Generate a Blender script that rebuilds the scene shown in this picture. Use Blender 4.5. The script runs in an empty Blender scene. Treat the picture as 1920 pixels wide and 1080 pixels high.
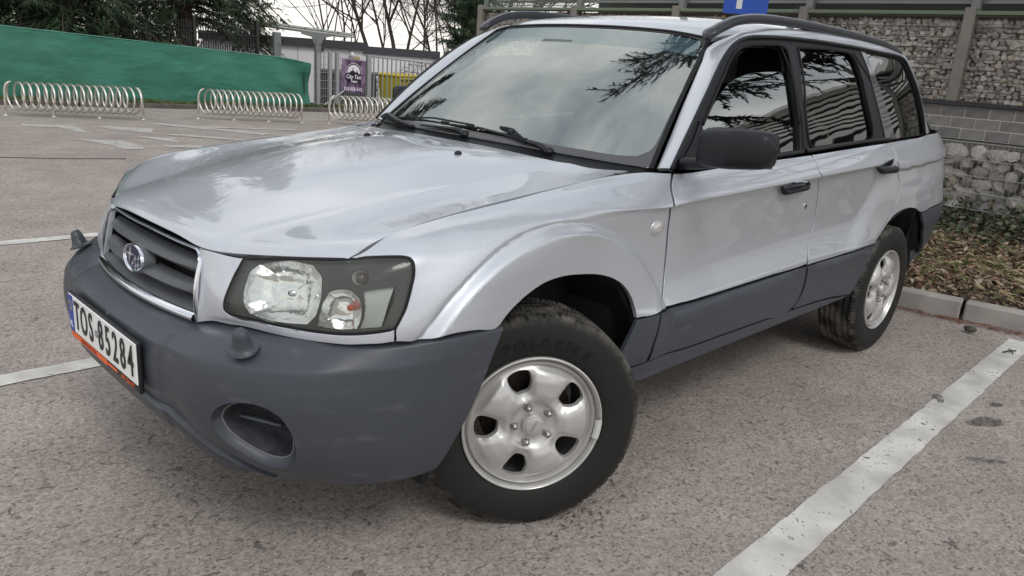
import bpy, bmesh, math, random, json
import numpy as np
from mathutils import Vector, Matrix, Euler
from mathutils.geometry import delaunay_2d_cdt
S = bpy.context.scene
COL = S.collection
# ------------------------------------------------------------------ camera
cam = bpy.data.cameras.new("camera"); cam_ob = bpy.data.objects.new("camera", cam); COL.objects.link(cam_ob)
cam.sensor_width = 36.0; cam.lens = 27.394; cam.clip_start = .05; cam.clip_end = 800
cam_ob.location = (-1.55457, -2.16707, 1.30994)
cam_ob.rotation_euler = (1.28763034, -0.0711661386, -0.780181782)
S.camera = cam_ob
S.render.resolution_x, S.render.resolution_y = 1024, 576
# ------------------------------------------------------------------ sky: overcast with broken cloud
SUN_EL, SUN_AZ = math.radians(48), math.radians(200)
W = bpy.data.worlds.new("World"); S.world = W; W.use_nodes = True
nt = W.node_tree; nt.nodes.clear(); L = nt.links.new
out = nt.nodes.new("ShaderNodeOutputWorld"); bg1 = nt.nodes.new("ShaderNodeBackground"); bg2 = nt.nodes.new("ShaderNodeBackground")
sky = nt.nodes.new("ShaderNodeTexSky"); sky.sky_type = 'NISHITA'; sky.sun_disc = False
sky.sun_elevation = SUN_EL; sky.sun_rotation = SUN_AZ
L(sky.outputs[0], bg1.inputs[0]); bg1.inputs[1].default_value = .10
tc = nt.nodes.new("ShaderNodeTexCoord"); sep = nt.nodes.new("ShaderNodeSeparateXYZ"); L(tc.outputs["Generated"], sep.inputs[0])
# flat cloud layer: direction divided by height
mz = nt.nodes.new("ShaderNodeMath"); mz.operation = 'MAXIMUM'; mz.inputs[1].default_value = 0.0; L(sep.outputs[2], mz.inputs[0])
az = nt.nodes.new("ShaderNodeMath"); az.operation = 'ADD'; az.inputs[1].default_value = .18; L(mz.outputs[0], az.inputs[0])
dv = nt.nodes.new("ShaderNodeVectorMath"); dv.operation = 'DIVIDE'; L(tc.outputs["Generated"], dv.inputs[0])
cb = nt.nodes.new("ShaderNodeCombineXYZ")
for i in range(3): L(az.outputs[0], cb.inputs[i])
L(cb.outputs[0], dv.inputs[1])
n1 = nt.nodes.new("ShaderNodeTexNoise"); n1.inputs["Scale"].default_value = 1.5; n1.inputs["Detail"].default_value = 7; n1.inputs["Roughness"].default_value = .55; n1.inputs["Distortion"].default_value = .5
L(dv.outputs[0], n1.inputs["Vector"])
r1 = nt.nodes.new("ShaderNodeValToRGB"); e = r1.color_ramp.elements
e[0].position = .34; e[0].color = (.46, .50, .56, 1); e[1].position = .66; e[1].color = (1.28, 1.26, 1.22, 1)
m = r1.color_ramp.elements.new(.50); m.color = (.80, .82, .85, 1)
L(n1.outputs["Fac"], r1.inputs[0])
# paler towards the horizon
hz = nt.nodes.new("ShaderNodeMapRange"); hz.inputs[1].default_value = 0; hz.inputs[2].default_value = .35; hz.inputs[3].default_value = 1; hz.inputs[4].default_value = 0
L(sep.outputs[2], hz.inputs[0])
mx = nt.nodes.new("ShaderNodeMix"); mx.data_type = 'RGBA'; L(hz.outputs[0], mx.inputs[0]); L(r1.outputs[0], mx.inputs[6]); mx.inputs[7].default_value = (1.02, .97, .91, 1)
L(mx.outputs[2], bg2.inputs[0]); bg2.inputs[1].default_value = 1.0
ms = nt.nodes.new("ShaderNodeMixShader"); ms.inputs[0].default_value = .88
L(bg1.outputs[0], ms.inputs[1]); L(bg2.outputs[0], ms.inputs[2]); L(ms.outputs[0], out.inputs[0])
sun = bpy.data.lights.new("sun", 'SUN'); sun.energy = .8; sun.angle = math.radians(18); sun.color = (1, .97, .93)
sun_ob = bpy.data.objects.new("sun", sun); COL.objects.link(sun_ob)
_sd = Vector((math.sin(SUN_AZ) * math.cos(SUN_EL), math.cos(SUN_AZ) * math.cos(SUN_EL), math.sin(SUN_EL)))
sun_ob.rotation_euler = _sd.to_track_quat('Z', 'Y').to_euler()
S.view_settings.view_transform = 'Standard'; S.view_settings.look = 'None'; S.view_settings.gamma = 1
S.view_settings.use_curve_mapping = False; S.view_settings.exposure = 0.36
S.cycles.max_bounces = 8; S.cycles.transparent_max_bounces = 12; S.cycles.glossy_bounces = 4; S.cycles.use_denoising = True
# ------------------------------------------------------------------ materials
MATS = {}
def mat(name, color=(.5, .5, .5), rough=.5, metal=0., coat=0., spec=.5, noise=None, bump=None, emit=None, alpha=1, coat_rough=.03, trans=0., ior=1.45, clouds=None):
    """noise=(scale, amount, detail) varies the colour; bump=(scale, strength, distance)"""
    if name in MATS: return MATS[name]
    m = bpy.data.materials.new(name); m.use_nodes = True; t = m.node_tree; b = t.nodes["Principled BSDF"]
    b.inputs["Base Color"].default_value = (*color, 1); b.inputs["Roughness"].default_value = rough; b.inputs["Metallic"].default_value = metal
    b.inputs["Coat Weight"].default_value = coat; b.inputs["Coat Roughness"].default_value = coat_rough
    b.inputs["Specular IOR Level"].default_value = spec; b.inputs["Transmission Weight"].default_value = trans; b.inputs["IOR"].default_value = ior
    b.inputs["Alpha"].default_value = alpha
    if emit: b.inputs["Emission Color"].default_value = (*emit[0], 1); b.inputs["Emission Strength"].default_value = emit[1]
    c = t.nodes.new("ShaderNodeTexCoord")
    if noise:
        n = t.nodes.new("ShaderNodeTexNoise"); n.inputs["Scale"].default_value = noise[0]; n.inputs["Detail"].default_value = noise[2] if len(noise) > 2 else 5
        t.links.new(c.outputs["Object"], n.inputs["Vector"])
        mr = t.nodes.new("ShaderNodeMapRange"); mr.inputs[1].default_value = .3; mr.inputs[2].default_value = .7; mr.inputs[3].default_value = 1 - noise[1]; mr.inputs[4].default_value = 1 + noise[1]
        t.links.new(n.outputs["Fac"], mr.inputs[0])
        v = t.nodes.new("ShaderNodeVectorMath"); v.operation = 'SCALE'; v.inputs[0].default_value = color; t.links.new(mr.outputs[0], v.inputs["Scale"])
        t.links.new(v.outputs[0], b.inputs["Base Color"])
    if bump:
        n = t.nodes.new("ShaderNodeTexNoise"); n.inputs["Scale"].default_value = bump[0]; n.inputs["Detail"].default_value = 4
        t.links.new(c.outputs["Object"], n.inputs["Vector"])
        bp = t.nodes.new("ShaderNodeBump"); bp.inputs["Strength"].default_value = bump[1]; bp.inputs["Distance"].default_value = bump[2]
        t.links.new(n.outputs["Fac"], bp.inputs["Height"]); t.links.new(bp.outputs[0], b.inputs["Normal"])
    MATS[name] = m; return m
def nodes(m): return m.node_tree, m.node_tree.nodes["Principled BSDF"]
# ------------------------------------------------------------------ object helpers
def link(name, me, parent=None, origin=None):
    o = bpy.data.objects.new(name, me); COL.objects.link(o)
    if parent is not None:
        o.parent = parent; o.matrix_parent_inverse = Matrix.Translation(-Vector(wloc(parent)))
    return o
def wloc(o):
    v = Vector(o.get("_w", (0, 0, 0))); return v
def mesh(name, V, F, m, parent=None, smooth=True, N=None, auto=None):
    me = bpy.data.meshes.new(name); me.from_pydata([tuple(map(float, v)) for v in V], [], [tuple(map(int, f)) for f in F])
    if isinstance(m, (list, tuple)):
        for q in m: me.materials.append(q)
    elif m is not None: me.materials.append(m)
    if smooth: me.polygons.foreach_set("use_smooth", [True] * len(me.polygons))
    if auto is not None: me.set_sharp_from_angle(angle=math.radians(auto))
    me.update()
    if N is not None: me.normals_split_custom_set_from_vertices([tuple(map(float, n)) for n in N])
    return link(name, me, parent)
def thing(name, label, cat, loc=(0, 0, 0), group=None, rz=0):
    o = bpy.data.objects.new(name, None); COL.objects.link(o); o.location = loc; o.rotation_euler = (0, 0, rz)
    o.empty_display_size = .1; o["label"] = label; o["category"] = cat
    if group: o["group"] = group
    return o
def tag(o, label, cat, group=None):
    o["label"] = label; o["category"] = cat
    if group: o["group"] = group
    return o
def part(name, parent, V, F, m, smooth=True, auto=35, N=None, world=True):
    """mesh given in world coordinates (or the parent's, world=False), parented to the parent"""
    o = mesh(name, V, F, m, None, smooth, N, None if N is not None else auto)
    if parent is None: return o
    o.parent = parent
    if world: o.matrix_parent_inverse = wm(parent).inverted()
    return o
def wm(o):
    M = Matrix.Identity(4)
    while o is not None:
        M = o.matrix_parent_inverse @ o.matrix_basis if o.parent else o.matrix_basis.copy()
        break
    if o.parent: M = wm(o.parent) @ M
    return M
class MB:
    """collects primitives; every part is still its own mesh"""
    def __init__(s): s.V = []; s.F = []
    def add(s, V, F):
        n = len(s.V); s.V += [tuple(v) for v in V]; s.F += [tuple(i + n for i in f) for f in F]; return s
    def box(s, c, d, rz=0, R=None, bev=0.):
        x, y, z = d[0] / 2, d[1] / 2, d[2] / 2
        if bev > 0:
            b = min(bev, x * .9, y * .9, z * .9); V = []
            for sx in (-1, 1):
                for sy in (-1, 1):
                    for sz in (-1, 1):
                        V += [(sx * x, sy * (y - b), sz * (z - b)), (sx * (x - b), sy * y, sz * (z - b)), (sx * (x - b), sy * (y - b), sz * z)]
            bm = bmesh.new(); vs = [bm.verts.new(v) for v in V]; r = bmesh.ops.convex_hull(bm, input=vs)
            bmesh.ops.dissolve_limit(bm, angle_limit=.01, verts=bm.verts, edges=bm.edges)
            bm.verts.index_update(); V = [v.co.copy() for v in bm.verts]; F = [[v.index for v in f.verts] for f in bm.faces]; bm.free()
        else:
            V = [(-x, -y, -z), (x, -y, -z), (x, y, -z), (-x, y, -z), (-x, -y, z), (x, -y, z), (x, y, z), (-x, y, z)]
            F = [(0, 3, 2, 1), (4, 5, 6, 7), (0, 1, 5, 4), (1, 2, 6, 5), (2, 3, 7, 6), (3, 0, 4, 7)]
        M = R if R is not None else Matrix.Rotation(rz, 3, 'Z')
        return s.add([M @ Vector(v) + Vector(c) for v in V], F)
    def tube(s, pts, r, n=8, closed=False, cap=True, flat=None):
        pts = [Vector(p) for p in pts]; m = len(pts); rr = r if isinstance(r, (list, tuple)) else [r] * m
        V = []; prev = None
        for i, p in enumerate(pts):
            a = pts[(i - 1) % m] if (closed or i > 0) else pts[0]; b = pts[(i + 1) % m] if (closed or i < m - 1) else pts[-1]
            t = (b - a).normalized() if (b - a).length > 1e-9 else Vector((0, 0, 1))
            if prev is None:
                u = t.orthogonal().normalized() if abs(t.z) > .9 else Vector((0, 0, 1)).cross(t).normalized()
            else: u = (prev - t * prev.dot(t)).normalized()
            prev = u; w = t.cross(u)
            for k in range(n):
                an = 2 * math.pi * k / n
                V.append(p + (u * math.cos(an) + w * math.sin(an) * (flat or 1)) * rr[i])
        F = []
        for i in range(m if closed else m - 1):
            j = (i + 1) % m
            for k in range(n): F.append((i * n + k, i * n + (k + 1) % n, j * n + (k + 1) % n, j * n + k))
        if cap and not closed:
            F.append(tuple(range(n))[::-1]); F.append(tuple((m - 1) * n + k for k in range(n)))
        return s.add(V, F)
    def lathe(s, prof, n=48, c=(0, 0, 0), M=None, closed=False):
        """profile of (r, h); axis = local z"""
        M = M or Matrix.Identity(3); V = []
        for r, h in prof:
            for k in range(n):
                a = 2 * math.pi * k / n; V.append(M @ Vector((r * math.cos(a), r * math.sin(a), h)) + Vector(c))
        F = []
        m = len(prof)
        for i in range(m if closed else m - 1):
            j = (i + 1) % m
            for k in range(n): F.append((i * n + k, i * n + (k + 1) % n, j * n + (k + 1) % n, j * n + k))
        return s.add(V, F)
    def sphere(s, c, r, n=12, sc=(1, 1, 1)):
        V = []; F = []
        for i in range(n // 2 + 1):
            t = math.pi * i / (n // 2)
            for k in range(n):
                a = 2 * math.pi * k / n; V.append((c[0] + r * sc[0] * math.sin(t) * math.cos(a), c[1] + r * sc[1] * math.sin(t) * math.sin(a), c[2] + r * sc[2] * math.cos(t)))
        for i in range(n // 2):
            for k in range(n): F.append((i * n + k, (i + 1) * n + k, (i + 1) * n + (k + 1) % n, i * n + (k + 1) % n))
        return s.add(V, F)
    def prism(s, poly, M, h0, h1):
        """2D polygon extruded along local z between h0 and h1"""
        n = len(poly); V = [M @ Vector((x, y, h0)) for x, y in poly] + [M @ Vector((x, y, h1)) for x, y in poly]
        F = [tuple(range(n))[::-1], tuple(range(n, 2 * n))] + [(i, (i + 1) % n, n + (i + 1) % n, n + i) for i in range(n)]
        return s.add(V, F)
    def out(s, name, parent, m, smooth=True, auto=35, world=True): return part(name, parent, s.V, s.F, m, smooth, auto, world=world)
def frame(o, x, z):
    """4x4 with local x, local z and origin"""
    x = Vector(x).normalized(); z = Vector(z).normalized(); y = z.cross(x).normalized(); x = y.cross(z)
    M = Matrix((x, y, z)).transposed().to_4x4(); M.translation = Vector(o); return M
_txt = {}
def text_geo(s, size, extrude, xs=1., bold=0., shear=0.):
    """lettering as mesh data in its own plane (x right, y up), centred"""
    cu = bpy.data.curves.new("t", 'FONT'); cu.body = s; cu.size = size; cu.extrude = extrude; cu.offset = bold; cu.align_x = 'CENTER'; cu.align_y = 'CENTER'; cu.shear = shear
    cu.resolution_u = 3
    o = bpy.data.objects.new("t", cu); COL.objects.link(o); dg = bpy.context.evaluated_depsgraph_get(); me = o.evaluated_get(dg).to_mesh()
    V = [(v.co.x * xs, v.co.y, v.co.z) for v in me.vertices]; F = [tuple(p.vertices) for p in me.polygons]
    bpy.data.objects.remove(o); bpy.data.curves.remove(cu); return V, F
def text_part(name, parent, s, M, size, ext, m, xs=1., bold=0., shear=0., warp=None):
    V, F = text_geo(s, size, ext, xs, bold, shear)
    if warp: V = [warp(v) for v in V]
    return part(name, parent, [M @ Vector(v) for v in V], F, m, smooth=False, auto=None)

def cr1(P,t):
    """Catmull-Rom through the rows of P (n,...) at parameters t"""
    P=np.asarray(P,float); n=len(P); t=np.clip(np.asarray(t,float),0,n-1-1e-9)
    i=t.astype(int); f=(t-i)
    E=np.concatenate([2*P[:1]-P[1:2],P,2*P[-1:]-P[-2:-1]])
    a,b,c,d=E[i],E[i+1],E[i+2],E[i+3]
    f=f.reshape(f.shape+(1,)*(P.ndim-1))
    return .5*((2*b)+(-a+c)*f+(2*a-5*b+4*c-d)*f**2+(-a+3*b-3*c+d)*f**3)
def sst(x): x=np.clip(x,0,1); return x*x*(3-2*x)
class Surf:
    def __init__(s,G,bump=None,sym=False,flip=1):
        s.G=np.asarray(G,float); s.bump=bump; s.sym=sym; s.flip=flip
        s.nu,s.nv=s.G.shape[:2]
    def raw(s,u,v):
        u=np.asarray(u,float);v=np.asarray(v,float)
        sg=np.ones_like(v)
        if s.sym: sg=np.where(v<0,-1.,1.); v=np.abs(v)
        R=np.stack([cr1(s.G[:,k],u) for k in range(s.nv)],0)   # nv,n,3
        i=np.clip(v,0,s.nv-1-1e-9).astype(int); f=(np.clip(v,0,s.nv-1-1e-9)-i)[:,None]
        E=np.concatenate([2*R[:1]-R[1:2],R,2*R[-1:]-R[-2:-1]],0)
        if s.sym:
            m=R[1]*[1,-1,1]; E[0]=m
        k=np.arange(len(u)); a,b,c,d=E[i,k],E[i+1,k],E[i+2,k],E[i+3,k]
        P=.5*((2*b)+(-a+c)*f+(2*a-5*b+4*c-d)*f**2+(-a+3*b-3*c+d)*f**3)
        P[:,1]*=sg
        return P
    def __call__(s,u,v):
        P=s.raw(u,v)
        if s.bump is not None: P=s.bump(P)
        return P
    def normal(s,u,v,e=2e-3):
        a=s(u+e,v)-s(u-e,v); b=s(u,v+e)-s(u,v-e)
        n=np.cross(a,b)*s.flip; l=np.linalg.norm(n,axis=1,keepdims=True)
        return n/np.maximum(l,1e-12)
def bump_side(P):
    P=P.copy(); x,z=P[:,0],P[:,2]
    # front flare
    r=np.hypot(x,z-.325)
    w=sst((.14-x)/.24)*sst((z-.62)/.08)
    f=.024*sst((.580-r)/.030)+.0120*w*sst((r-.577)/.017)*(1-sst((r-.594)/.085))
    # fade flare low (below cladding)
    f*=sst((z-.36)/.12)*sst((.57-x)/.14)
    # rear flare
    s1=.935+.03*(x-2.4)-z; s2=(x-(1.90+(z-.66)*1.05))*.8
    s=-np.log(np.exp(-s1/.02)+np.exp(-s2/.02))*.02
    g=.014*sst(s/.14)*sst((z-.56)/.08)
    g+=.010*sst((x-2.15)/.25)*sst((-s1+.001)/.016)*(1-sst((-s1-.015)/.07))*sst((.2+s1)/.1)
    P[:,1]-=f+g
    return P
def C(x,*yz): return [(x,y,z) for y,z in yz]
SIDE=[
 [(-.757,-.315,.812),(-.760,-.317,.79),(-.764,-.320,.765),(-.768,-.324,.74),(-.773,-.328,.71),(-.778,-.332,.68),(-.783,-.336,.65),(-.787,-.338,.625),(-.787,-.338,.55),(-.787,-.338,.45),(-.787,-.338,.40)],
 [(-0.7110,-0.4420,0.8120),(-0.7230,-0.4410,0.7900),(-0.7340,-0.4400,0.7680),(-0.7460,-0.4400,0.7420),(-0.7550,-0.4410,0.7150),(-0.7590,-0.4430,0.6900),(-0.7580,-0.4460,0.6680),(-0.7520,-0.4470,0.6460),(-0.7500,-0.4470,0.5500),(-0.7500,-0.4470,0.4500),(-0.7400,-0.4400,0.4000)],
 [(-0.6520,-0.5450,0.8270),(-0.6640,-0.5550,0.8000),(-0.6740,-0.5640,0.7750),(-0.6820,-0.5710,0.7500),(-0.6880,-0.5770,0.7220),(-0.6920,-0.5810,0.6950),(-0.6940,-0.5840,0.6700),(-0.6940,-0.5850,0.6480),(-0.6900,-0.5800,0.5500),(-0.6900,-0.5800,0.4500),(-0.6800,-0.5700,0.4000)],
 [(-.570,-.686,.852),(-.585,-.703,.828),(-.592,-.713,.80),(-.596,-.718,.775),(-.600,-.722,.745),(-.603,-.726,.71),(-.605,-.729,.68),(-.606,-.730,.65),(-.60,-.73,.55),(-.60,-.73,.45),(-.59,-.72,.40)],
 [(-.460,-.692,.897),(-.465,-.745,.880),(-.475,-.780,.848),(-.482,-.793,.81),(-.488,-.800,.77),(-.492,-.804,.73),(-.495,-.806,.69),(-.498,-.806,.655),(-.50,-.80,.55),(-.50,-.80,.45),(-.49,-.79,.40)],
 [(-.330,-.690,.918),(-.330,-.752,.906),(-.335,-.800,.872),(-.340,-.822,.83),(-.345,-.832,.79),(-.350,-.836,.75),(-.355,-.839,.71),(-.360,-.840,.665),(-.36,-.83,.55),(-.36,-.83,.45),(-.36,-.81,.38)],
 C(-.150,(-.686,.940),(-.755,.930),(-.808,.902),(-.830,.865),(-.836,.82),(-.836,.77),(-.836,.72),(-.836,.64),(-.83,.55),(-.83,.45),(-.80,.38)),
 C(.120,(-.686,.969),(-.760,.960),(-.826,.932),(-.833,.895),(-.830,.84),(-.829,.78),(-.830,.72),(-.832,.62),(-.832,.52),(-.825,.43),(-.80,.37)),
 C(.300,(-0.6900,0.9900),(-0.7650,0.9780),(-0.8420,0.9280),(-0.8375,0.9080),(-0.8295,0.8300),(-0.8315,0.7400),(-0.8380,0.6400),(-0.8440,0.5920),(-0.8420,0.5000),(-0.8380,0.4150),(-0.8220,0.3430)),
 C(.460,(-0.7450,1.0120),(-0.8030,0.9850),(-0.8530,0.9220),(-0.8375,0.9020),(-0.8295,0.8100),(-0.8315,0.7000),(-0.8500,0.6050),(-0.8580,0.5800),(-0.8620,0.5000),(-0.8480,0.4150),(-0.8360,0.3430)),
 C(.600,(-0.7920,1.0220),(-0.8250,0.9850),(-0.8570,0.9280),(-0.8375,0.9080),(-0.8295,0.8100),(-0.8315,0.6900),(-0.8540,0.6040),(-0.8610,0.5850),(-0.8660,0.5100),(-0.8480,0.4180),(-0.8360,0.3450)),
 C(1.00,(-0.7970,1.0300),(-0.8290,0.9950),(-0.8590,0.9430),(-0.8375,0.9230),(-0.8295,0.8200),(-0.8315,0.7000),(-0.8560,0.6160),(-0.8630,0.5980),(-0.8670,0.5200),(-0.8500,0.4180),(-0.8380,0.3520)),
 C(1.50,(-0.7970,1.0500),(-0.8290,1.0150),(-0.8590,0.9620),(-0.8375,0.9420),(-0.8295,0.8300),(-0.8315,0.7150),(-0.8560,0.6300),(-0.8630,0.6120),(-0.8670,0.5300),(-0.8500,0.4170),(-0.8380,0.3580)),
 C(2.00,(-0.7900,1.0730),(-0.8220,1.0380),(-0.8540,0.9800),(-0.8375,0.9600),(-0.8295,0.8400),(-0.8315,0.7200),(-0.8540,0.6300),(-0.8600,0.6100),(-0.8620,0.5300),(-0.8480,0.4050),(-0.8360,0.3620)),
 C(2.35,(-.782,1.082),(-.812,1.045),(-.838,.990),(-.836,.950),(-.833,.85),(-.834,.76),(-.842,.66),(-.850,.600),(-.850,.53),(-.838,.41),(-.826,.366)),
 C(2.70,(-.766,1.090),(-.796,1.050),(-.822,.990),(-.826,.94),(-.826,.87),(-.828,.79),(-.832,.74),(-.835,.68),(-.83,.55),(-.82,.42),(-.79,.36)),
 C(3.00,(-.744,1.096),(-.776,1.055),(-.800,.990),(-.806,.94),(-.808,.87),(-.810,.80),(-.813,.76),(-.816,.71),(-.815,.58),(-.80,.45),(-.77,.36)),
 C(3.25,(-.712,1.100),(-.742,1.055),(-.765,.990),(-.772,.94),(-.775,.87),(-.778,.80),(-.783,.76),(-.790,.71),(-.79,.58),(-.77,.46),(-.73,.38)),
 [(3.40,-.655,1.10),(3.41,-.690,1.055),(3.42,-.715,.99),(3.42,-.722,.94),(3.43,-.725,.87),(3.43,-.73,.80),(3.45,-.735,.76),(3.46,-.74,.71),(3.47,-.74,.58),(3.45,-.72,.46),(3.42,-.69,.38)],
 [(3.47,-.56,1.10),(3.49,-.60,1.055),(3.50,-.62,.99),(3.50,-.62,.94),(3.51,-.62,.87),(3.51,-.62,.80),(3.54,-.63,.76),(3.56,-.63,.71),(3.56,-.63,.58),(3.53,-.62,.46),(3.50,-.60,.38)],
 [(3.50,-.30,1.10),(3.53,-.30,1.055),(3.54,-.30,.99),(3.54,-.3,.94),(3.54,-.3,.87),(3.54,-.3,.80),(3.58,-.3,.76),(3.60,-.3,.71),(3.60,-.3,.58),(3.57,-.3,.46),(3.54,-.3,.38)],
 [(3.51,0,1.10),(3.54,0,1.055),(3.55,0,.99),(3.55,0,.94),(3.55,0,.87),(3.55,0,.80),(3.59,0,.76),(3.61,0,.71),(3.61,0,.58),(3.58,0,.46),(3.55,0,.38)],
]
HOOD=[
 [(-.762,0,.819),(-.760,-.17,.818),(-.752,-.31,.810),(-.716,-.405,.813),(-.650,-.545,.829),(-.575,-.687,.849)],
 [(-.742,0,.846),(-.740,-.17,.845),(-.728,-.31,.838),(-.694,-.395,.835),(-.628,-.548,.847),(-.552,-.6905,.8585)],
 [(-.660,0,.873),(-.660,-.17,.872),(-.640,-.325,.863),(-.615,-.390,.853),(-.575,-.552,.866),(-.500,-.6935,.8825)],
 [(-.450,0,.926),(-.450,-.19,.922),(-.430,-.375,.908),(-.420,-.435,.896),(-.410,-.57,.898),(-.370,-.690,.912)],
 [(-.200,0,.973),(-.200,-.20,.969),(-.200,-.42,.946),(-.200,-.475,.934),(-.200,-.58,.932),(-.180,-.686,.938)],
 [(.050,0,1.011),(.050,-.22,1.007),(.050,-.455,.976),(.050,-.51,.965),(.050,-.60,.963),(.070,-.684,.964)],
 [(.200,0,1.020),(.205,-.23,1.017),(.240,-.475,.995),(.250,-.53,.986),(.270,-.61,.986),(.300,-.688,.989)],
 [(.310,0,1.024),(.315,-.23,1.022),(.340,-.48,1.012),(.360,-.535,1.006),(.385,-.61,1.004),(.450,-.694,1.006)],
]
WSB=[(.365,0,1.034),(.375,-.25,1.032),(.405,-.45,1.027),(.455,-.60,1.020),(.525,-.722,1.013)]
WST=[(.975,0,1.467),(.980,-.20,1.465),(.993,-.38,1.458),(1.008,-.48,1.449),(1.032,-.557,1.437)]
WS=[]
for t in (0,.25,.5,.75,1):
    b=.020*4*t*(1-t)
    WS.append([tuple(np.array(p)*(1-t)+np.array(q)*t+np.array([-.57,0,.82])*b*(1 if k<4 else .5)) for k,(p,q) in enumerate(zip(WSB,WST))])
ROOF=[
 [(.985,0,1.472),(.990,-.20,1.470),(1.003,-.38,1.463),(1.018,-.48,1.454),(1.042,-.56,1.441)],
 [(1.10,0,1.502),(1.10,-.2,1.500),(1.10,-.40,1.492),(1.11,-.52,1.478),(1.13,-.600,1.464)],
 [(1.25,0,1.527),(1.25,-.2,1.525),(1.25,-.42,1.515),(1.25,-.54,1.501),(1.25,-.610,1.488)],
 [(1.45,0,1.546),(1.45,-.2,1.544),(1.45,-.42,1.534),(1.45,-.54,1.522),(1.45,-.612,1.508)],
 [(1.90,0,1.563),(1.90,-.2,1.561),(1.90,-.42,1.551),(1.90,-.54,1.538),(1.90,-.612,1.520)],
 [(2.40,0,1.556),(2.40,-.2,1.554),(2.40,-.42,1.545),(2.40,-.54,1.530),(2.40,-.610,1.512)],
 [(2.75,0,1.534),(2.75,-.2,1.532),(2.75,-.42,1.524),(2.75,-.54,1.508),(2.75,-.600,1.490)],
 [(2.93,0,1.515),(2.93,-.2,1.512),(2.93,-.42,1.50),(2.92,-.53,1.482),(2.90,-.585,1.466)],
]
def cab(x,yb,zb,zt,yt,zr,yr):
    return [(x,yb,zb),(x,yb+(yt-yb)*.22,zb+(zt-zb)*.32),(x,yb+(yt-yb)*.54,zb+(zt-zb)*.66),(x,yt,zt),(x,(yt+yr)/2-.008,(zt+zr)/2),(x,yr,zr)]
CABIN=[cab(.30,-.785,1.01,1.40,-.655,1.49,-.60),cab(.60,-.792,1.022,1.41,-.655,1.49,-.60),cab(1.0,-.797,1.030,1.425,-.655,1.49,-.605),
 cab(1.5,-.797,1.050,1.452,-.650,1.512,-.612),cab(2.0,-.790,1.073,1.460,-.645,1.520,-.612),cab(2.4,-.781,1.083,1.462,-.640,1.512,-.610),
 cab(2.7,-.766,1.090,1.462,-.632,1.495,-.602),cab(3.0,-.744,1.096,1.44,-.612,1.465,-.585),cab(3.25,-.712,1.10,1.40,-.588,1.43,-.56)]
BUMP=[
 [(-.822,0,.621),(-.856,0,.608),(-.888,0,.580),(-.892,0,.52),(-.888,0,.465),(-.878,0,.430),(-.84,0,.42)],
 [(-.812,-.20,.623),(-.848,-.2,.611),(-.884,-.2,.580),(-.890,-.2,.52),(-.886,-.2,.465),(-.876,-.2,.430),(-.84,-.2,.42)],
 [(-.790,-.335,.624),(-.828,-.338,.613),(-.868,-.340,.582),(-.876,-.340,.52),(-.872,-.340,.465),(-.862,-.338,.425),(-.82,-.33,.415)],
 [(-.748,-.442,.645),(-.780,-.458,.632),(-.850,-.485,.588),(-.858,-.488,.50),(-.843,-.482,.41),(-.795,-.470,.345),(-.75,-.44,.335)],
 [(-.694,-.585,.650),(-.722,-.600,.640),(-.788,-.620,.592),(-.795,-.625,.50),(-.780,-.615,.39),(-.728,-.585,.300),(-.69,-.55,.29)],
 [(-.650,-.668,.652),(-.665,-.682,.643),(-.702,-.722,.597),(-.709,-.728,.50),(-.695,-.716,.38),(-.650,-.675,.290),(-.62,-.64,.28)],
 [(-.575,-.745,.653),(-.585,-.755,.644),(-.603,-.778,.600),(-.608,-.784,.50),(-.598,-.775,.38),(-.570,-.745,.290),(-.54,-.71,.28)],
 [(-.500,-.800,.656),(-.503,-.808,.646),(-.510,-.822,.603),(-.512,-.826,.50),(-.508,-.818,.38),(-.495,-.790,.293),(-.48,-.75,.285)],
 [(-.390,-.848,.668),(-.390,-.856,.658),(-.392,-.862,.612),(-.397,-.860,.50),(-.412,-.842,.39),(-.440,-.812,.300),(-.43,-.77,.29)],
 [(-.235,-.866,.667),(-.240,-.870,.655),(-.262,-.871,.612),(-.308,-.866,.50),(-.352,-.845,.39),(-.392,-.820,.305),(-.39,-.78,.30)],
]
SIDE[0]=[(x,y+.009,z) for x,y,z in SIDE[0]]
# sharper plan corner beside the grille, and a lip tucked under the silver
BUMP.insert(2,[(.5*(a[0]+b[0])-.002*(k>0),a[1]*.2+b[1]*.8,.5*(a[2]+b[2])) for k,(a,b) in enumerate(zip(BUMP[1],BUMP[2]))])
BUMP.insert(4,[(a[0]*.72+b[0]*.28-.002*(k>0),a[1]*.72+b[1]*.28,a[2]*.72+b[2]*.28) for k,(a,b) in enumerate(zip(BUMP[3],BUMP[4-1+1]))])
BUMP=[[(r[0][0]+.030*(1-k/16),r[0][1]*(.965 if k>2 else 1),r[0][2]+.012)]+list(r) for k,r in enumerate(BUMP)]
def _mx(a,b,t,o=0): return tuple(a[i]*(1-t)+b[i]*t for i in range(3))
BUMP=[[r[0],r[1],r[2],_mx(r[3],r[2],.24),_mx(_mx(r[2],r[4],.5),r[3],.80),_mx(r[3],r[4],.16),r[4],r[5],r[6],r[7]] for r in BUMP]
side=Surf(SIDE,bump_side); hood=Surf([[ (p[0],p[1],p[2]+(.0045 if (k==3 and i>=2) else 0)) for k,p in enumerate(c)] for i,c in enumerate(HOOD)],sym=True); wind=Surf(WS,sym=True); roof=Surf(ROOF,sym=True)
cabin=Surf(CABIN); bumper=Surf(BUMP)

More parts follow.
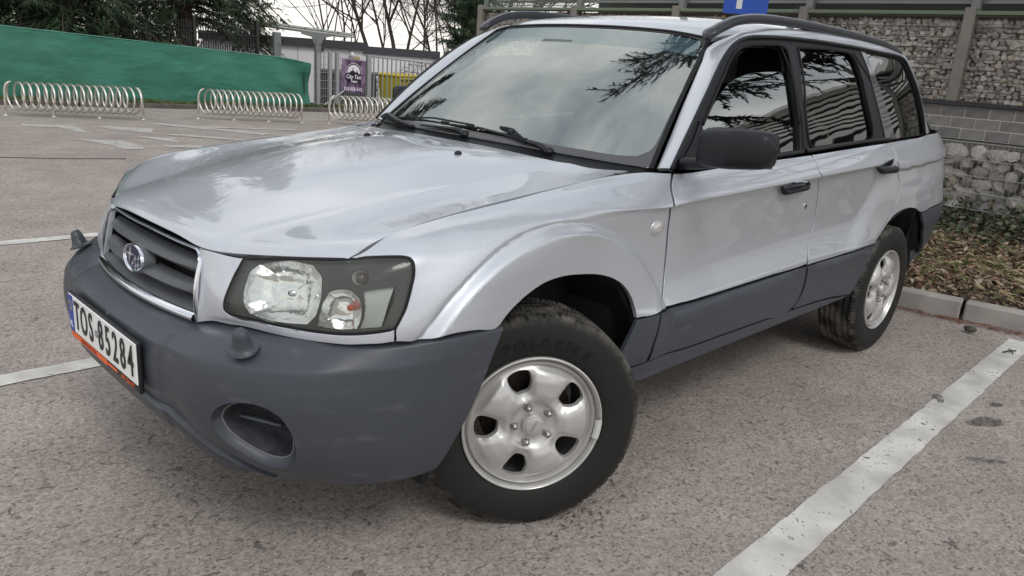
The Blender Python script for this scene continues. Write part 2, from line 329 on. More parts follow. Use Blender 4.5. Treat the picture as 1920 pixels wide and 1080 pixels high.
OUTL = {"O":{"fender":["side",[[3.0,0.0],[3.5,0.0],[4.0,0.0],[4.5,0.0],[5.0,0.0],[6.0,0.0],[7.0,0.0],[8.0,0.0],[8.6,0.0],[9.115,0.101],[9.424,0.233],[9.727,0.296],[9.658,0.555],[9.289,1.422],[9.225,2.777],[9.315,3.2],[9.388,3.705],[9.487,4.339],[9.485,5.092],[9.288,5.765],[8.923,6.78],[8.202,7.032],[8.172,6.366],[8.077,5.865],[7.941,5.637],[7.756,5.51],[7.504,5.48],[7.226,5.521],[6.993,5.537],[6.782,5.473],[6.59,5.357],[6.412,5.314],[6.248,5.381],[6.098,5.591],[5.979,5.807],[5.857,6.045],[5.757,6.239],[5.65,6.52],[5.569,6.777],[5.157,6.82],[4.686,6.804],[4.205,6.882],[3.811,6.755],[3.787,5.79],[3.861,5.283],[3.94,4.772],[4.01,4.088],[4.069,3.297],[4.104,2.582],[4.094,2.097],[4.044,1.796],[3.933,1.588],[3.758,1.331],[3.557,0.989],[3.307,0.503],[3.022,0.126]]],"headlight":["side",[[1.019,0.059],[1.014,0.798],[1.001,1.561],[0.991,2.504],[0.976,3.426],[0.956,4.028],[0.949,4.688],[0.981,5.207],[1.096,5.577],[1.357,5.648],[1.631,5.615],[1.921,5.725],[2.187,5.796],[2.432,5.89],[2.67,5.945],[2.881,5.973],[3.087,5.964],[3.278,5.927],[3.454,5.872],[3.628,5.797],[3.791,5.709],[3.861,5.283],[3.94,4.772],[4.01,4.088],[4.069,3.297],[4.104,2.582],[4.094,2.097],[4.044,1.796],[3.933,1.588],[3.758,1.331],[3.557,0.989],[3.307,0.503],[3.022,0.126],[2.667,0.0],[2.375,0.0],[1.871,0.031],[1.458,0.0]]],"header":["side",[[0.0,0.0],[0.5,0.0],[1.0,0.0],[1.019,0.059],[1.014,0.798],[1.001,1.561],[0.991,2.504],[0.976,3.426],[0.956,4.028],[0.949,4.688],[0.981,5.207],[1.096,5.577],[1.357,5.648],[1.631,5.615],[1.921,5.725],[2.187,5.796],[2.432,5.89],[2.67,5.945],[2.881,5.973],[3.087,5.964],[3.278,5.927],[3.454,5.872],[3.628,5.797],[3.791,5.709],[3.811,6.755],[3.582,6.856],[3.367,6.876],[3.008,6.933],[2.765,6.942],[2.511,6.96],[2.267,6.967],[2.004,6.958],[1.721,6.923],[1.38,6.904],[1.003,6.952],[0.567,6.864],[0.0,7.0],[0.0,5.0],[0.0,3.0]]],"front_door":["side",[[9.744,0.344],[10.061,0.358],[10.498,0.24],[10.981,0.18],[11.47,0.199],[11.966,0.272],[11.99,0.69],[11.994,1.107],[11.97,1.562],[12.069,3.093],[12.125,3.697],[12.143,4.104],[12.146,4.764],[12.045,5.728],[11.992,7.16],[11.935,7.181],[11.363,7.121],[10.785,7.069],[10.209,7.002],[8.951,6.622],[9.3,5.786],[9.514,5.094],[9.516,4.341],[9.419,3.708],[9.363,3.208],[9.28,2.808],[9.324,1.423]]],"rear_door":["side",[[11.99,0.267],[12.352,0.306],[12.9,0.371],[13.947,0.317],[13.983,0.774],[13.991,1.222],[13.976,2.01],[14.125,3.094],[14.266,3.638],[14.284,4.163],[14.26,4.632],[14.16,5.096],[13.978,5.516],[13.783,5.812],[13.628,6.12],[13.581,6.754],[12.687,7.203],[12.023,7.242],[12.045,5.728],[12.146,4.764],[12.143,4.104],[12.125,3.697],[12.069,3.093],[11.97,1.562],[11.994,1.107],[11.99,0.69]]],"quarter_panel":["side",[[13.993,0.302],[14.696,0.221],[15.407,0.167],[16.0,0.0],[17.0,0.0],[18.0,0.0],[18.5,0.0],[18.5,3.0],[18.5,6.9],[18.0,6.95],[17.5,7.0],[16.441,6.987],[16.132,7.013],[15.76,7.051],[15.423,6.923],[15.181,6.437],[15.006,6.087],[14.793,5.723],[14.583,5.509],[14.404,5.455],[14.254,5.466],[14.114,5.564],[13.994,5.702],[13.869,5.872],[13.733,6.074],[13.601,6.411],[13.628,6.12],[13.783,5.812],[13.978,5.516],[14.16,5.096],[14.26,4.632],[14.284,4.163],[14.266,3.638],[14.125,3.094],[13.976,2.01],[13.991,1.222],[13.983,0.774],[13.947,0.317]]],"rear_bumper":["side",[[15.466,6.983],[15.76,7.051],[16.132,7.013],[16.441,6.987],[17.5,7.03],[18.0,7.0],[18.5,6.95],[19.0,6.95],[20.0,6.95],[21.0,6.95],[21.0,9.9],[20.0,9.9],[19.0,9.9],[18.0,9.9],[17.0,9.9],[16.0,9.9],[15.417,10.0],[15.792,10.0],[16.375,10.0],[16.833,9.5],[16.513,8.648],[16.022,7.912],[15.647,7.387]]],"front_door_cladding":["side",[[8.965,6.817],[10.209,7.075],[10.786,7.138],[11.364,7.188],[11.985,7.265],[11.987,7.603],[11.986,7.983],[11.985,8.379],[11.962,8.742],[11.919,8.966],[11.879,9.098],[11.458,9.092],[10.872,9.083],[10.272,9.088],[8.869,8.925],[8.791,8.235],[8.865,7.677],[8.931,7.248]]],"rear_door_cladding":["side",[[12.014,7.263],[12.689,7.257],[13.598,6.891],[13.52,7.743],[13.427,8.266],[13.318,8.775],[13.204,9.532],[12.712,9.111],[12.281,9.056],[11.953,9.089],[11.995,8.767],[12.018,8.402],[12.018,8.009],[12.018,7.628]]],"fender_cladding":["side",[[8.218,7.059],[8.533,6.982],[8.901,6.856],[8.89,7.233],[8.833,7.705],[8.757,8.221],[8.792,8.911],[8.406,8.928],[7.72,9.0],[7.85,8.4]]],"sill":["side",[[8.459,9.035],[8.843,8.992],[10.278,9.148],[10.879,9.149],[11.465,9.163],[11.939,9.139],[12.29,9.132],[12.723,9.207],[13.189,9.698],[13.083,10.0],[12.958,10.0],[12.5,10.0],[11.875,10.0],[11.333,10.0],[10.833,10.0],[10.333,10.0],[9.0,10.0],[8.25,10.0],[8.05,9.3]]],"frame_outer":["cabin",[[0.833,0.0],[1.096,0.749],[1.391,1.519],[1.675,2.19],[1.828,2.488],[1.977,2.749],[2.078,2.943],[2.188,3.158],[2.285,3.376],[2.394,3.599],[2.657,3.662],[2.935,3.572],[3.488,3.545],[4.344,3.382],[5.076,3.232],[6.042,3.137],[6.238,3.053],[6.342,2.865],[6.439,2.392],[6.553,1.883],[6.682,1.051],[6.792,0.0]]],"win1":["cabin",[[1.333,0.0],[1.167,0.0],[1.155,0.057],[1.243,0.437],[1.389,1.05],[1.658,1.815],[1.973,2.534],[2.07,2.722],[2.16,2.843],[2.256,2.922],[2.371,2.973],[2.637,2.991],[2.845,2.972],[2.901,2.86],[2.902,2.657],[2.867,2.265],[2.849,1.547],[2.854,0.844],[2.844,0.098],[2.5,0.055],[2.001,0.036]]],"glass1":["cabin",[[1.333,0.0],[1.208,0.0],[1.274,0.365],[1.419,0.89],[1.551,1.272],[1.702,1.617],[1.951,2.042],[2.177,2.212],[2.319,2.261],[2.457,2.279],[2.759,2.274],[2.867,2.265],[2.849,1.547],[2.854,0.844],[2.844,0.098],[2.5,0.055],[2.001,0.036]]],"win2":["cabin",[[3.091,2.911],[3.504,2.971],[4.077,2.964],[4.175,2.902],[4.228,2.749],[4.253,2.439],[4.276,1.397],[4.405,0.188],[4.36,0.06],[3.833,0.065],[3.014,0.109],[2.99,0.267],[2.968,1.097],[3.004,2.039]]],"win3":["cabin",[[4.57,3.038],[5.167,3.047],[5.929,2.983],[6.143,2.911],[6.264,2.746],[6.407,2.331],[6.527,1.795],[6.647,1.049],[6.783,0.103],[6.67,0.018],[6.006,0.018],[5.206,0.006],[5.07,0.358],[4.936,0.948],[4.801,1.527],[4.662,2.32]]],"pillar_trim":["cabin",[[4.437,3.14],[4.561,3.107],[4.644,2.318],[4.782,1.526],[4.915,0.948],[5.048,0.36],[5.167,0.0],[4.875,0.0],[4.752,0.03],[4.626,0.845],[4.51,1.839],[4.489,2.608]]],"frit":["wind",[[0.209,1.731],[0.219,2.452],[0.234,3.232],[0.282,3.579],[0.457,3.803],[0.769,3.871],[1.265,3.89],[1.512,3.947]]],"fog":["bumper",[[5.28,6.518],[5.346,6.272],[5.489,6.037],[5.682,5.875],[5.894,5.803],[6.111,5.798],[6.314,5.866],[6.513,6.024],[6.671,6.276],[6.758,6.587],[6.749,6.925],[6.667,7.164],[6.48,7.348],[6.252,7.414],[5.999,7.373],[5.759,7.247],[5.535,7.074],[5.37,6.817]]],"mainp":["side",[[1.265,3.331],[1.238,2.184],[1.251,1.04],[1.382,0.373],[1.768,0.176],[2.17,0.17],[2.401,0.375],[2.523,1.109],[2.565,2.349],[2.547,3.796],[2.484,4.758],[2.378,5.422],[2.053,5.495],[1.697,5.435],[1.435,5.158],[1.319,4.326]]],"turnp":["side",[[2.628,3.382],[2.684,2.756],[2.837,2.544],[3.024,2.754],[3.147,3.392],[3.215,4.234],[3.203,4.967],[3.145,5.613],[2.92,5.659],[2.685,5.589],[2.532,5.429],[2.567,4.427]]],"posp":["side",[[3.311,1.95],[3.291,2.242],[3.241,2.424],[3.173,2.433],[3.105,2.252],[3.054,1.94],[3.036,1.599],[3.054,1.307],[3.106,1.14],[3.177,1.157],[3.247,1.344],[3.295,1.631]]],"flup":["side",[[3.228,3.058],[3.455,3.121],[3.788,3.263],[3.774,4.064],[3.681,4.788],[3.576,5.561],[3.4,5.658],[3.197,5.659],[3.263,4.917],[3.275,4.091]]],"flc":["side",[[3.202,2.953],[3.797,3.239],[3.567,5.627],[3.171,5.697]]]},"R0":[[0.5442,-0.7909,1.0202],[0.6341,-0.7709,1.1154],[0.7446,-0.7427,1.218],[0.8589,-0.7083,1.3124],[0.9239,-0.6869,1.3593],[0.9897,-0.6685,1.398],[1.0885,-0.6488,1.4413],[1.1898,-0.6431,1.4597],[1.4672,-0.642,1.4735],[1.7489,-0.6403,1.4819],[2.1488,-0.6369,1.4796],[2.4953,-0.634,1.4727],[2.7384,-0.626,1.4693],[2.7978,-0.6309,1.4487],[2.8745,-0.686,1.3221],[2.9408,-0.7494,1.0949]]}
# ------------------------------------------------------------------ surfaces -> panels
FL = {id(side): -1, id(hood): -1, id(wind): -1, id(roof): -1, id(cabin): 1, id(bumper): -1}
SURF = dict(side=side, hood=hood, wind=wind, roof=roof, cabin=cabin, bumper=bumper)
for _s in SURF.values(): _s.flip = FL[id(_s)]
def chart(s):
    if hasattr(s, 'cu'): return
    k = 20; u = np.linspace(0, s.nu - 1, (s.nu - 1) * k + 1); v = np.linspace(-(s.nv - 1) if s.sym else 0, s.nv - 1, ((s.nv - 1) * (2 if s.sym else 1)) * k + 1)
    def ln(P): return np.concatenate([[0], np.cumsum(np.linalg.norm(np.diff(P, axis=0), axis=1) + 1e-5)])
    s.cu = u; s.cv = v
    s.su = np.mean([ln(s(u, np.full(len(u), x))) for x in np.linspace(.5, s.nv - 1.5, 4)], axis=0)
    s.sv = np.mean([ln(s(np.full(len(v), x), v)) for x in np.linspace(.5, s.nu - 1.5, 6)], axis=0)
def to_c(s, p): return np.stack([np.interp(p[:, 0], s.cu, s.su), np.interp(p[:, 1], s.cv, s.sv)], 1)
def to_uv(s, c): return np.stack([np.interp(c[:, 0], s.su, s.cu), np.interp(c[:, 1], s.sv, s.cv)], 1)
def resample(P, h, corner=38, uv=False):
    """closed polygon: round where it turns gently, keep corners"""
    P = np.asarray(P, float)
    keep = [0]
    for i in range(1, len(P)):
        if np.linalg.norm(P[i] - P[keep[-1]]) > 2e-4: keep.append(i)
    P = P[keep]
    if np.linalg.norm(P[0] - P[-1]) < 2e-4: P = P[:-1]
    n = len(P); a = P - np.roll(P, 1, 0); b = np.roll(P, -1, 0) - P
    ca = (a * b).sum(1) / np.maximum(np.linalg.norm(a, axis=1) * np.linalg.norm(b, axis=1), 1e-9)
    crn = np.degrees(np.arccos(np.clip(ca, -1, 1))) > corner
    out = []
    for i in range(n):
        p0, p1, p2, p3 = P[i - 1], P[i], P[(i + 1) % n], P[(i + 2) % n]
        L_ = np.linalg.norm(p2 - p1)
        if crn[i]: p0 = p1 - (p2 - p1)
        if crn[(i + 1) % n]: p3 = p2 + (p2 - p1)
        # tangents scaled by neighbouring lengths, so uneven spacing does not overshoot
        def tang(a_, b_, c_):
            d1 = np.linalg.norm(b_ - a_) + 1e-9; d2 = np.linalg.norm(c_ - b_) + 1e-9
            return ((b_ - a_) / d1 * d2 + (c_ - b_) / d2 * d1) / (d1 + d2)
        t1 = tang(p0, p1, p2) * L_; t2 = tang(p1, p2, p3) * L_
        k = max(1, int(math.ceil(L_ / h)))
        for j in range(k):
            t = j / k
            out.append((2 * t**3 - 3 * t**2 + 1) * p1 + (t**3 - 2 * t**2 + t) * t1 + (-2 * t**3 + 3 * t**2) * p2 + (t**3 - t**2) * t2)
    return np.array(out)
def inpoly(Q, P):
    x, y = Q[:, 0], Q[:, 1]; r = np.zeros(len(Q), bool); n = len(P)
    for i in range(n):
        x1, y1 = P[i]; x2, y2 = P[(i + 1) % n]
        if y1 == y2: continue
        c = ((y1 > y) != (y2 > y)) & (x < (x2 - x1) * (y - y1) / (y2 - y1) + x1); r ^= c
    return r
def segdist(Q, P):
    d = np.full(len(Q), 1e9); n = len(P)
    for i in range(n):
        a = P[i]; b = P[(i + 1) % n]; ab = b - a; t = np.clip(((Q - a) @ ab) / max(ab @ ab, 1e-12), 0, 1)
        d = np.minimum(d, np.linalg.norm(Q - (a + t[:, None] * ab), axis=1))
    return d
def panel_geo(s, poly, h=.014, holes=(), off=0., th=.014, gap=.0028, bev=.0016, corner=38):
    chart(s)
    loops = [resample(to_c(s, np.array(poly, float)), h, corner)] + [resample(to_c(s, np.array(q, float)), h, corner) for q in holes]
    lo = loops[0].min(0); hi = loops[0].max(0)
    X, Y = np.meshgrid(np.arange(lo[0], hi[0] + h, h), np.arange(lo[1], hi[1] + h, h * .87), indexing='ij'); X = X + (np.arange(Y.shape[1]) % 2) * h * .5
    Q = np.stack([X.ravel(), Y.ravel()], 1); ok = inpoly(Q, loops[0])
    for l in loops[1:]: ok &= ~inpoly(Q, l)
    Q = Q[ok]
    for l in loops: Q = Q[segdist(Q, l) > h * .45]
    B = np.concatenate(loops); edges = []; k = 0
    for l in loops:
        m = len(l); edges += [(k + i, k + (i + 1) % m) for i in range(m)]; k += m
    A = np.concatenate([B, Q]) if len(Q) else B
    vv, ee, ff, ov, oe, of = delaunay_2d_cdt([Vector(p) for p in A], edges, [], 0, 1e-7)
    C = np.array([tuple(v) for v in vv]); F = np.array([f for f in ff if len(f) == 3])
    cen = C[F].mean(1); ok = inpoly(cen, loops[0])
    for l in loops[1:]: ok &= ~inpoly(cen, l)
    F = F[ok]
    uv = to_uv(s, C); P = s(uv[:, 0], uv[:, 1]); N = s.normal(uv[:, 0], uv[:, 1])
    P = P + N * off
    # boundary ring order from output map
    inv = {}
    for i, l in enumerate(ov):
        for j in l: inv.setdefault(j, i)
    V = list(P); NN = list(N); T = [tuple(f) for f in F]
    # winding
    g = np.cross(P[F[:, 1]] - P[F[:, 0]], P[F[:, 2]] - P[F[:, 0]]); d = (g * N[F[:, 0]]).sum(1)
    T = [f if q > 0 else f[::-1] for f, q in zip(T, d)]
    k = 0
    for li, l in enumerate(loops):
        m = len(l); idx = [inv[k + i] for i in range(m)]; k += m
        area = .5 * np.sum(l[:, 0] * np.roll(l[:, 1], -1) - np.roll(l[:, 0], -1) * l[:, 1]); sg = 1 if area > 0 else -1
        if li: sg = -sg
        t = np.roll(l, -1, 0) - np.roll(l, 1, 0); o2 = np.stack([t[:, 1], -t[:, 0]], 1) * sg; o2 /= np.maximum(np.linalg.norm(o2, axis=1, keepdims=True), 1e-9)
        c0 = C[idx]; uva = to_uv(s, c0 - o2 * 2e-3); uvb = to_uv(s, c0 + o2 * 2e-3)
        o3 = s(uvb[:, 0], uvb[:, 1]) - s(uva[:, 0], uva[:, 1]); n3 = N[idx]
        o3 -= (o3 * n3).sum(1, keepdims=True) * n3; ln = np.linalg.norm(o3, axis=1, keepdims=True); o3 = o3 / np.maximum(ln, 1e-9)
        p = P[idx]
        for i, vi in enumerate(idx): V[vi] = p[i] - o3[i] * (gap + bev)
        if th > 0:
            b1 = len(V); V += list(p - o3 * (gap + bev * .3) - n3 * bev * .3); NN += list((n3 + o3) / 1.4142)
            b2 = len(V); V += list(p - o3 * gap - n3 * bev); NN += list(o3)
            b3 = len(V); V += list(p - o3 * gap - n3 * th); NN += list(o3)
            for i in range(m):
                j = (i + 1) % m
                for r0, r1 in ((None, b1), (b1, b2), (b2, b3)):
                    a = idx[i] if r0 is None else r0 + i; b = idx[j] if r0 is None else r0 + j
                    q = (a, b, r1 + j, r1 + i)
                    e1 = np.array(V[q[1]]) - np.array(V[q[0]]); e2 = np.array(V[q[3]]) - np.array(V[q[0]])
                    w = np.cross(e1, e2) @ (o3[i] + n3[i] * .3)
                    T.append(q if w > 0 else q[::-1])
    return np.array(V), T, np.array(NN)
def flipy(V, T, N=None):
    V = np.array(V, float) * [1, -1, 1]; T = [tuple(f)[::-1] for f in T]
    return (V, T) if N is None else (V, T, np.array(N) * [1, -1, 1])
def panel(name, sname, poly, m, parent, both=True, label=None, **k):
    """left panel and its mirror on the right"""
    V, T, N = panel_geo(SURF[sname], poly, **k); r = []
    for sd in ((0, 1) if both else (0,)):
        if sd: V, T, N = flipy(V, T, N)
        o = part(name, parent[sd] if isinstance(parent, (list, tuple)) else parent, V, T, m, N=N)
        r.append(o)
    return r
def both(name, parent, mb, m, smooth=True, auto=35, two=True):
    r = [part(name, parent[0] if isinstance(parent, (list, tuple)) else parent, mb.V, mb.F, m, smooth, auto)]
    if two:
        V, F = flipy(mb.V, mb.F); r.append(part(name, parent[1] if isinstance(parent, (list, tuple)) else parent, V, F, m, smooth, auto))
    return r
def at(sname, u, v, off=0.):
    s = SURF[sname]; a = np.array([float(u)]), np.array([float(v)]); n = s.normal(*a)[0]; return Vector(s(*a)[0] + n * off), Vector(n)
# ------------------------------------------------------------------ car materials
def paint_mat():
    m = mat("silver_paint", (.515, .542, .585), .45, .58, 1.0, .5); t, b = nodes(m); b.inputs["Coat IOR"].default_value = 1.65
    c = t.nodes.new("ShaderNodeTexCoord"); v = t.nodes.new("ShaderNodeTexVoronoi"); v.inputs["Scale"].default_value = 900
    t.links.new(c.outputs["Object"], v.inputs["Vector"])
    mr = t.nodes.new("ShaderNodeMapRange"); mr.inputs[3].default_value = .88; mr.inputs[4].default_value = 1.10; t.links.new(v.outputs["Color"], mr.inputs[0])
    # faint road film
    n = t.nodes.new("ShaderNodeTexNoise"); n.inputs["Scale"].default_value = 3.5; n.inputs["Detail"].default_value = 6; t.links.new(c.outputs["Object"], n.inputs["Vector"])
    rr = t.nodes.new("ShaderNodeMapRange"); rr.inputs[1].default_value = .35; rr.inputs[2].default_value = .75; rr.inputs[3].default_value = .012; rr.inputs[4].default_value = .05
    t.links.new(n.outputs["Fac"], rr.inputs[0]); t.links.new(rr.outputs[0], b.inputs["Coat Roughness"])
    s_ = t.nodes.new("ShaderNodeVectorMath"); s_.operation = 'SCALE'; s_.inputs[0].default_value = (.515, .542, .585); t.links.new(mr.outputs[0], s_.inputs["Scale"]); t.links.new(s_.outputs[0], b.inputs["Base Color"])
    # slight orange peel
    n2 = t.nodes.new("ShaderNodeTexNoise"); n2.inputs["Scale"].default_value = 130; t.links.new(c.outputs["Object"], n2.inputs["Vector"])
    bp = t.nodes.new("ShaderNodeBump"); bp.inputs["Strength"].default_value = .02; bp.inputs["Distance"].default_value = .001; t.links.new(n2.outputs["Fac"], bp.inputs["Height"]); t.links.new(bp.outputs[0], b.inputs["Coat Normal"])
    return m
SILVER = paint_mat()
CLAD = mat("grey_plastic", (.050, .056, .069), .40, 0, 0, .5, noise=(9, .10, 6), bump=(900, .12, .0006))
_t, _b = nodes(CLAD); _N = _t.nodes.new; _c = _N("ShaderNodeTexCoord"); _m = _N("ShaderNodeMapping"); _m.inputs["Scale"].default_value = (1, 1, 3.2); _t.links.new(_c.outputs["Object"], _m.inputs[0])
_n = _N("ShaderNodeTexNoise"); _n.inputs["Scale"].default_value = 7; _n.inputs["Detail"].default_value = 10; _n.inputs["Roughness"].default_value = .72; _t.links.new(_m.outputs[0], _n.inputs["Vector"])
_r = _N("ShaderNodeMapRange"); _r.inputs[1].default_value = .56; _r.inputs[2].default_value = .74; _r.inputs[3].default_value = 0; _r.inputs[4].default_value = .55; _t.links.new(_n.outputs["Fac"], _r.inputs[0])
_x = _N("ShaderNodeMix"); _x.data_type = 'RGBA'; _t.links.new(_r.outputs[0], _x.inputs[0]); _x.inputs[6].default_value = (.047, .053, .066, 1); _x.inputs[7].default_value = (.13, .135, .14, 1); _t.links.new(_x.outputs[2], _b.inputs["Base Color"])
BLACKP = mat("black_plastic", (.012, .013, .016), .42, 0, 0, .32, bump=(700, .1, .0005))
GLOSSB = mat("gloss_black", (.015, .016, .018), .18)
RUBBER = mat("black_rubber", (.012, .012, .013), .6, spec=.3)
DARK = mat("dark_cavity", (.010, .010, .011), .8)
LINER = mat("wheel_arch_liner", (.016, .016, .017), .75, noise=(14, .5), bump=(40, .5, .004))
CHROME = mat("chrome", (.62, .65, .70), .09, 1.0, bump=(60, .05, .001))
GREYTRIM = mat("pillar_gloss_trim", (.06, .065, .07), .12, 0, .6)
CLOTH = mat("seat_cloth", (.05, .052, .056), .9, noise=(60, .2))
INTER = mat("interior_plastic", (.045, .045, .05), .6)
def glass(name, tint, refl, dens, haze=0.):
    """tinted pane: mirror-like outside reflection over what lies behind"""
    m = bpy.data.materials.new(name); m.use_nodes = True; t = m.node_tree; t.nodes.clear()
    o = t.nodes.new("ShaderNodeOutputMaterial"); tr = t.nodes.new("ShaderNodeBsdfTransparent"); tr.inputs[0].default_value = (*tint, 1)
    gl = t.nodes.new("ShaderNodeBsdfGlossy"); gl.inputs["Roughness"].default_value = .012; gl.inputs[0].default_value = (*refl, 1)
    fr = t.nodes.new("ShaderNodeFresnel"); fr.inputs[0].default_value = dens
    mx = t.nodes.new("ShaderNodeMixShader"); t.links.new(fr.outputs[0], mx.inputs[0]); t.links.new(tr.outputs[0], mx.inputs[1]); t.links.new(gl.outputs[0], mx.inputs[2])
    if "side" in name or "rear" in name:
        c = t.nodes.new("ShaderNodeTexCoord"); n = t.nodes.new("ShaderNodeTexNoise"); n.inputs["Scale"].default_value = 5; n.inputs["Detail"].default_value = 1
        t.links.new(c.outputs["Object"], n.inputs["Vector"]); bp = t.nodes.new("ShaderNodeBump"); bp.inputs["Strength"].default_value = .07; bp.inputs["Distance"].default_value = .010
        t.links.new(n.outputs["Fac"], bp.inputs["Height"]); t.links.new(bp.outputs[0], gl.inputs["Normal"]); t.links.new(bp.outputs[0], fr.inputs["Normal"])
    if haze:
        df = t.nodes.new("ShaderNodeBsdfDiffuse"); df.inputs[0].default_value = (.55, .56, .52, 1); m2 = t.nodes.new("ShaderNodeMixShader"); m2.inputs[0].default_value = haze
        t.links.new(mx.outputs[0], m2.inputs[1]); t.links.new(df.outputs[0], m2.inputs[2]); t.links.new(m2.outputs[0], o.inputs[0]); return m
    t.links.new(mx.outputs[0], o.inputs[0]); return m
G_WIND = glass("windscreen_glass", (.50, .56, .53), (.88, .95, .92), 3.8, .012)
G_SIDE = glass("side_glass", (.30, .33, .31), (.95, 1, .98), 3.2)
G_REAR = glass("rear_privacy_glass", (.05, .055, .052), (.98, 1, .99), 2.5)
G_LAMP = glass("lamp_lens", (.80, .82, .80), (1, 1, 1), 1.30, .05)
# ------------------------------------------------------------------ the car
car = thing("parked_car", "silver estate car with grey plastic bumpers parked across the middle of the picture", "car", (1.26, 0, 0))
bk = lambda *a: [list(p) for p in a]
body = thing("b", "", "", (0, 0, 0)); bpy.data.objects.remove(body)
def O(k): return OUTL['O'][k][1]
fender = panel("fender", "side", O('fender'), SILVER, car, h=.0085)
header = panel("headlight_surround", "side", O('header'), SILVER, car, h=.012)
fdoor = panel("front_door", "side", O('front_door'), SILVER, car, h=.010)
rdoor = panel("rear_door", "side", O('rear_door'), SILVER, car, h=.010)
quarter = panel("quarter_panel", "side", O('quarter_panel'), SILVER, car, h=.010)
for o, k in ((fdoor, 'front_door_cladding'), (rdoor, 'rear_door_cladding')): panel("door_cladding", "side", O(k), CLAD, o, h=.015, off=.003)
panel("cladding_strip", "side", O('fender_cladding'), CLAD, fender, h=.015, off=.003)
panel("sill_cover", "side", O('sill'), CLAD, car, h=.02, off=.001)
# raised rib along the top of the door cladding
for o, (ua, ub) in ((fdoor, (9.75, 11.85)), (rdoor, (12.15, 13.55))):
    V = []; F = []; n = 40
    for i in range(n + 1):
        u = ua + (ub - ua) * i / n; e_ = min(1, i / 3, (n - i) / 3)
        for j, (vv, hh) in enumerate(((7.25, 0), (7.40, .006), (7.62, .008), (7.85, .005), (8.05, 0))):
            p, nn = at('side', u, vv, .003 + hh * e_); V.append(p)
    for i in range(n):
        for j in range(4): a = i * 5 + j; F.append((a, a + 1, a + 6, a + 5))
    mb = MB().add(V, F); both("rubbing_strip", o, mb, CLAD, True, None)
REARB = panel("rear_bumper", "side", O('rear_bumper'), CLAD, car, h=.02, off=.004)
hoodp = panel("bonnet", "hood", [(0, -5), (0, -4), (0, -3), (0, -2), (0, 0), (0, 2), (0, 3), (0, 4), (0, 5), (1, 5), (2, 5), (3, 5), (5, 5), (7, 5), (7, 3), (7, 0), (7, -3), (7, -5), (5, -5), (3, -5), (2, -5), (1, -5)], SILVER, car, both=False, h=.014, gap=.0025, bev=.002, th=.02)[0]
roofp = panel("roof", "roof", [(0, -4), (0, -2), (0, 0), (0, 2), (0, 4), (1, 4), (3, 4), (5, 4), (7, 4), (7, 0), (7, -4), (5, -4), (3, -4), (1, -4)], SILVER, car, both=False, h=.03, gap=0)[0]
# dark sheet added under the panels to block light, so joints read dark
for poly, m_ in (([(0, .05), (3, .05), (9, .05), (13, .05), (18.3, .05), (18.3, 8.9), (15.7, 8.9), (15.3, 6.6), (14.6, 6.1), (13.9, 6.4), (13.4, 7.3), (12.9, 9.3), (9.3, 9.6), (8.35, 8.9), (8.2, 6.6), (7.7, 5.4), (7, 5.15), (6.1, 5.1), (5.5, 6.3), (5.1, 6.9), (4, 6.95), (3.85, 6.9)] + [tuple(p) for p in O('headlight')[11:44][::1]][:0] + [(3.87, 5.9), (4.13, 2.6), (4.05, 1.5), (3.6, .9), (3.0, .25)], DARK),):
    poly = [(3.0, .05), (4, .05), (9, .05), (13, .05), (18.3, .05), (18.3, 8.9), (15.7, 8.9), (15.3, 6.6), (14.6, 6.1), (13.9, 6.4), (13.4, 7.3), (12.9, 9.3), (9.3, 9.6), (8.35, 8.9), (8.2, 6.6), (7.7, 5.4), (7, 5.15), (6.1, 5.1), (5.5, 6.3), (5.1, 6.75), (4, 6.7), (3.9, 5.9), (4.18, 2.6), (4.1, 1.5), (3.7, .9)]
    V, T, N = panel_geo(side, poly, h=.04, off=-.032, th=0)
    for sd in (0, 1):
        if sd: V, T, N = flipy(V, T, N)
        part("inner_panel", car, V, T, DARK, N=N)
V, T, N = panel_geo(hood, [(.05, -4.95), (.05, 0), (.05, 4.95), (6.98, 4.95), (6.98, 0), (6.98, -4.95)], h=.05, off=-.028, th=0); part("inner_panel", car, V, T, DARK, N=N)  # another added dark sheet, blocking light below the bonnet gaps
# ---- front bumper, fog recesses
fog = O('fog'); fogR = [(u, -v) for u, v in fog]
bp_poly = [(0, 0), (2, 0), (4, 0), (6, 0), (8, 0), (9, 0), (10.6, .15), (11, .9), (11, 3), (11, 5), (11, 7), (11, 8), (10.2, 8.9), (8, 8.9), (4, 8.9), (0, 8.9)]
bumpers = panel("front_bumper", "bumper", bp_poly, CLAD, car, both=True, h=.014, holes=(fog,), gap=0, bev=.002, th=.015)
def bowl(sname, poly, depth, off=0., rings=8, back=.35, power=2.2, squash=None):
    """recess whose rim follows an outline on the surface; closes to a small back face"""
    s = SURF[sname]; chart(s); l = resample(to_c(s, np.array(poly, float)), .008); uv = to_uv(s, l)
    P = s(uv[:, 0], uv[:, 1]); N = s.normal(uv[:, 0], uv[:, 1]); c = P.mean(0); n = N.mean(0); n /= np.linalg.norm(n); P = P + N * off; m = len(P); V = []; F = []
    for r in range(rings + 1):
        t = r / rings; sc = 1 - (1 - back) * t ** 1.0; d = depth * (1 - (1 - t) ** power)
        V += list(c + (P - c) * sc - n * d)
    for r in range(rings):
        for i in range(m): a = r * m + i; b = r * m + (i + 1) % m; F.append((a, a + m, b + m, b))
    F.append(tuple(rings * m + i for i in range(m)))
    return MB().add(V, F), Vector(c), Vector(n)
fb, fc, fn = bowl("bumper", fog, .022, rings=6, back=.86, power=1.6); fb.F.pop()
both("fog_lamp_recess", bumpers, fb, CLAD, True, 50)
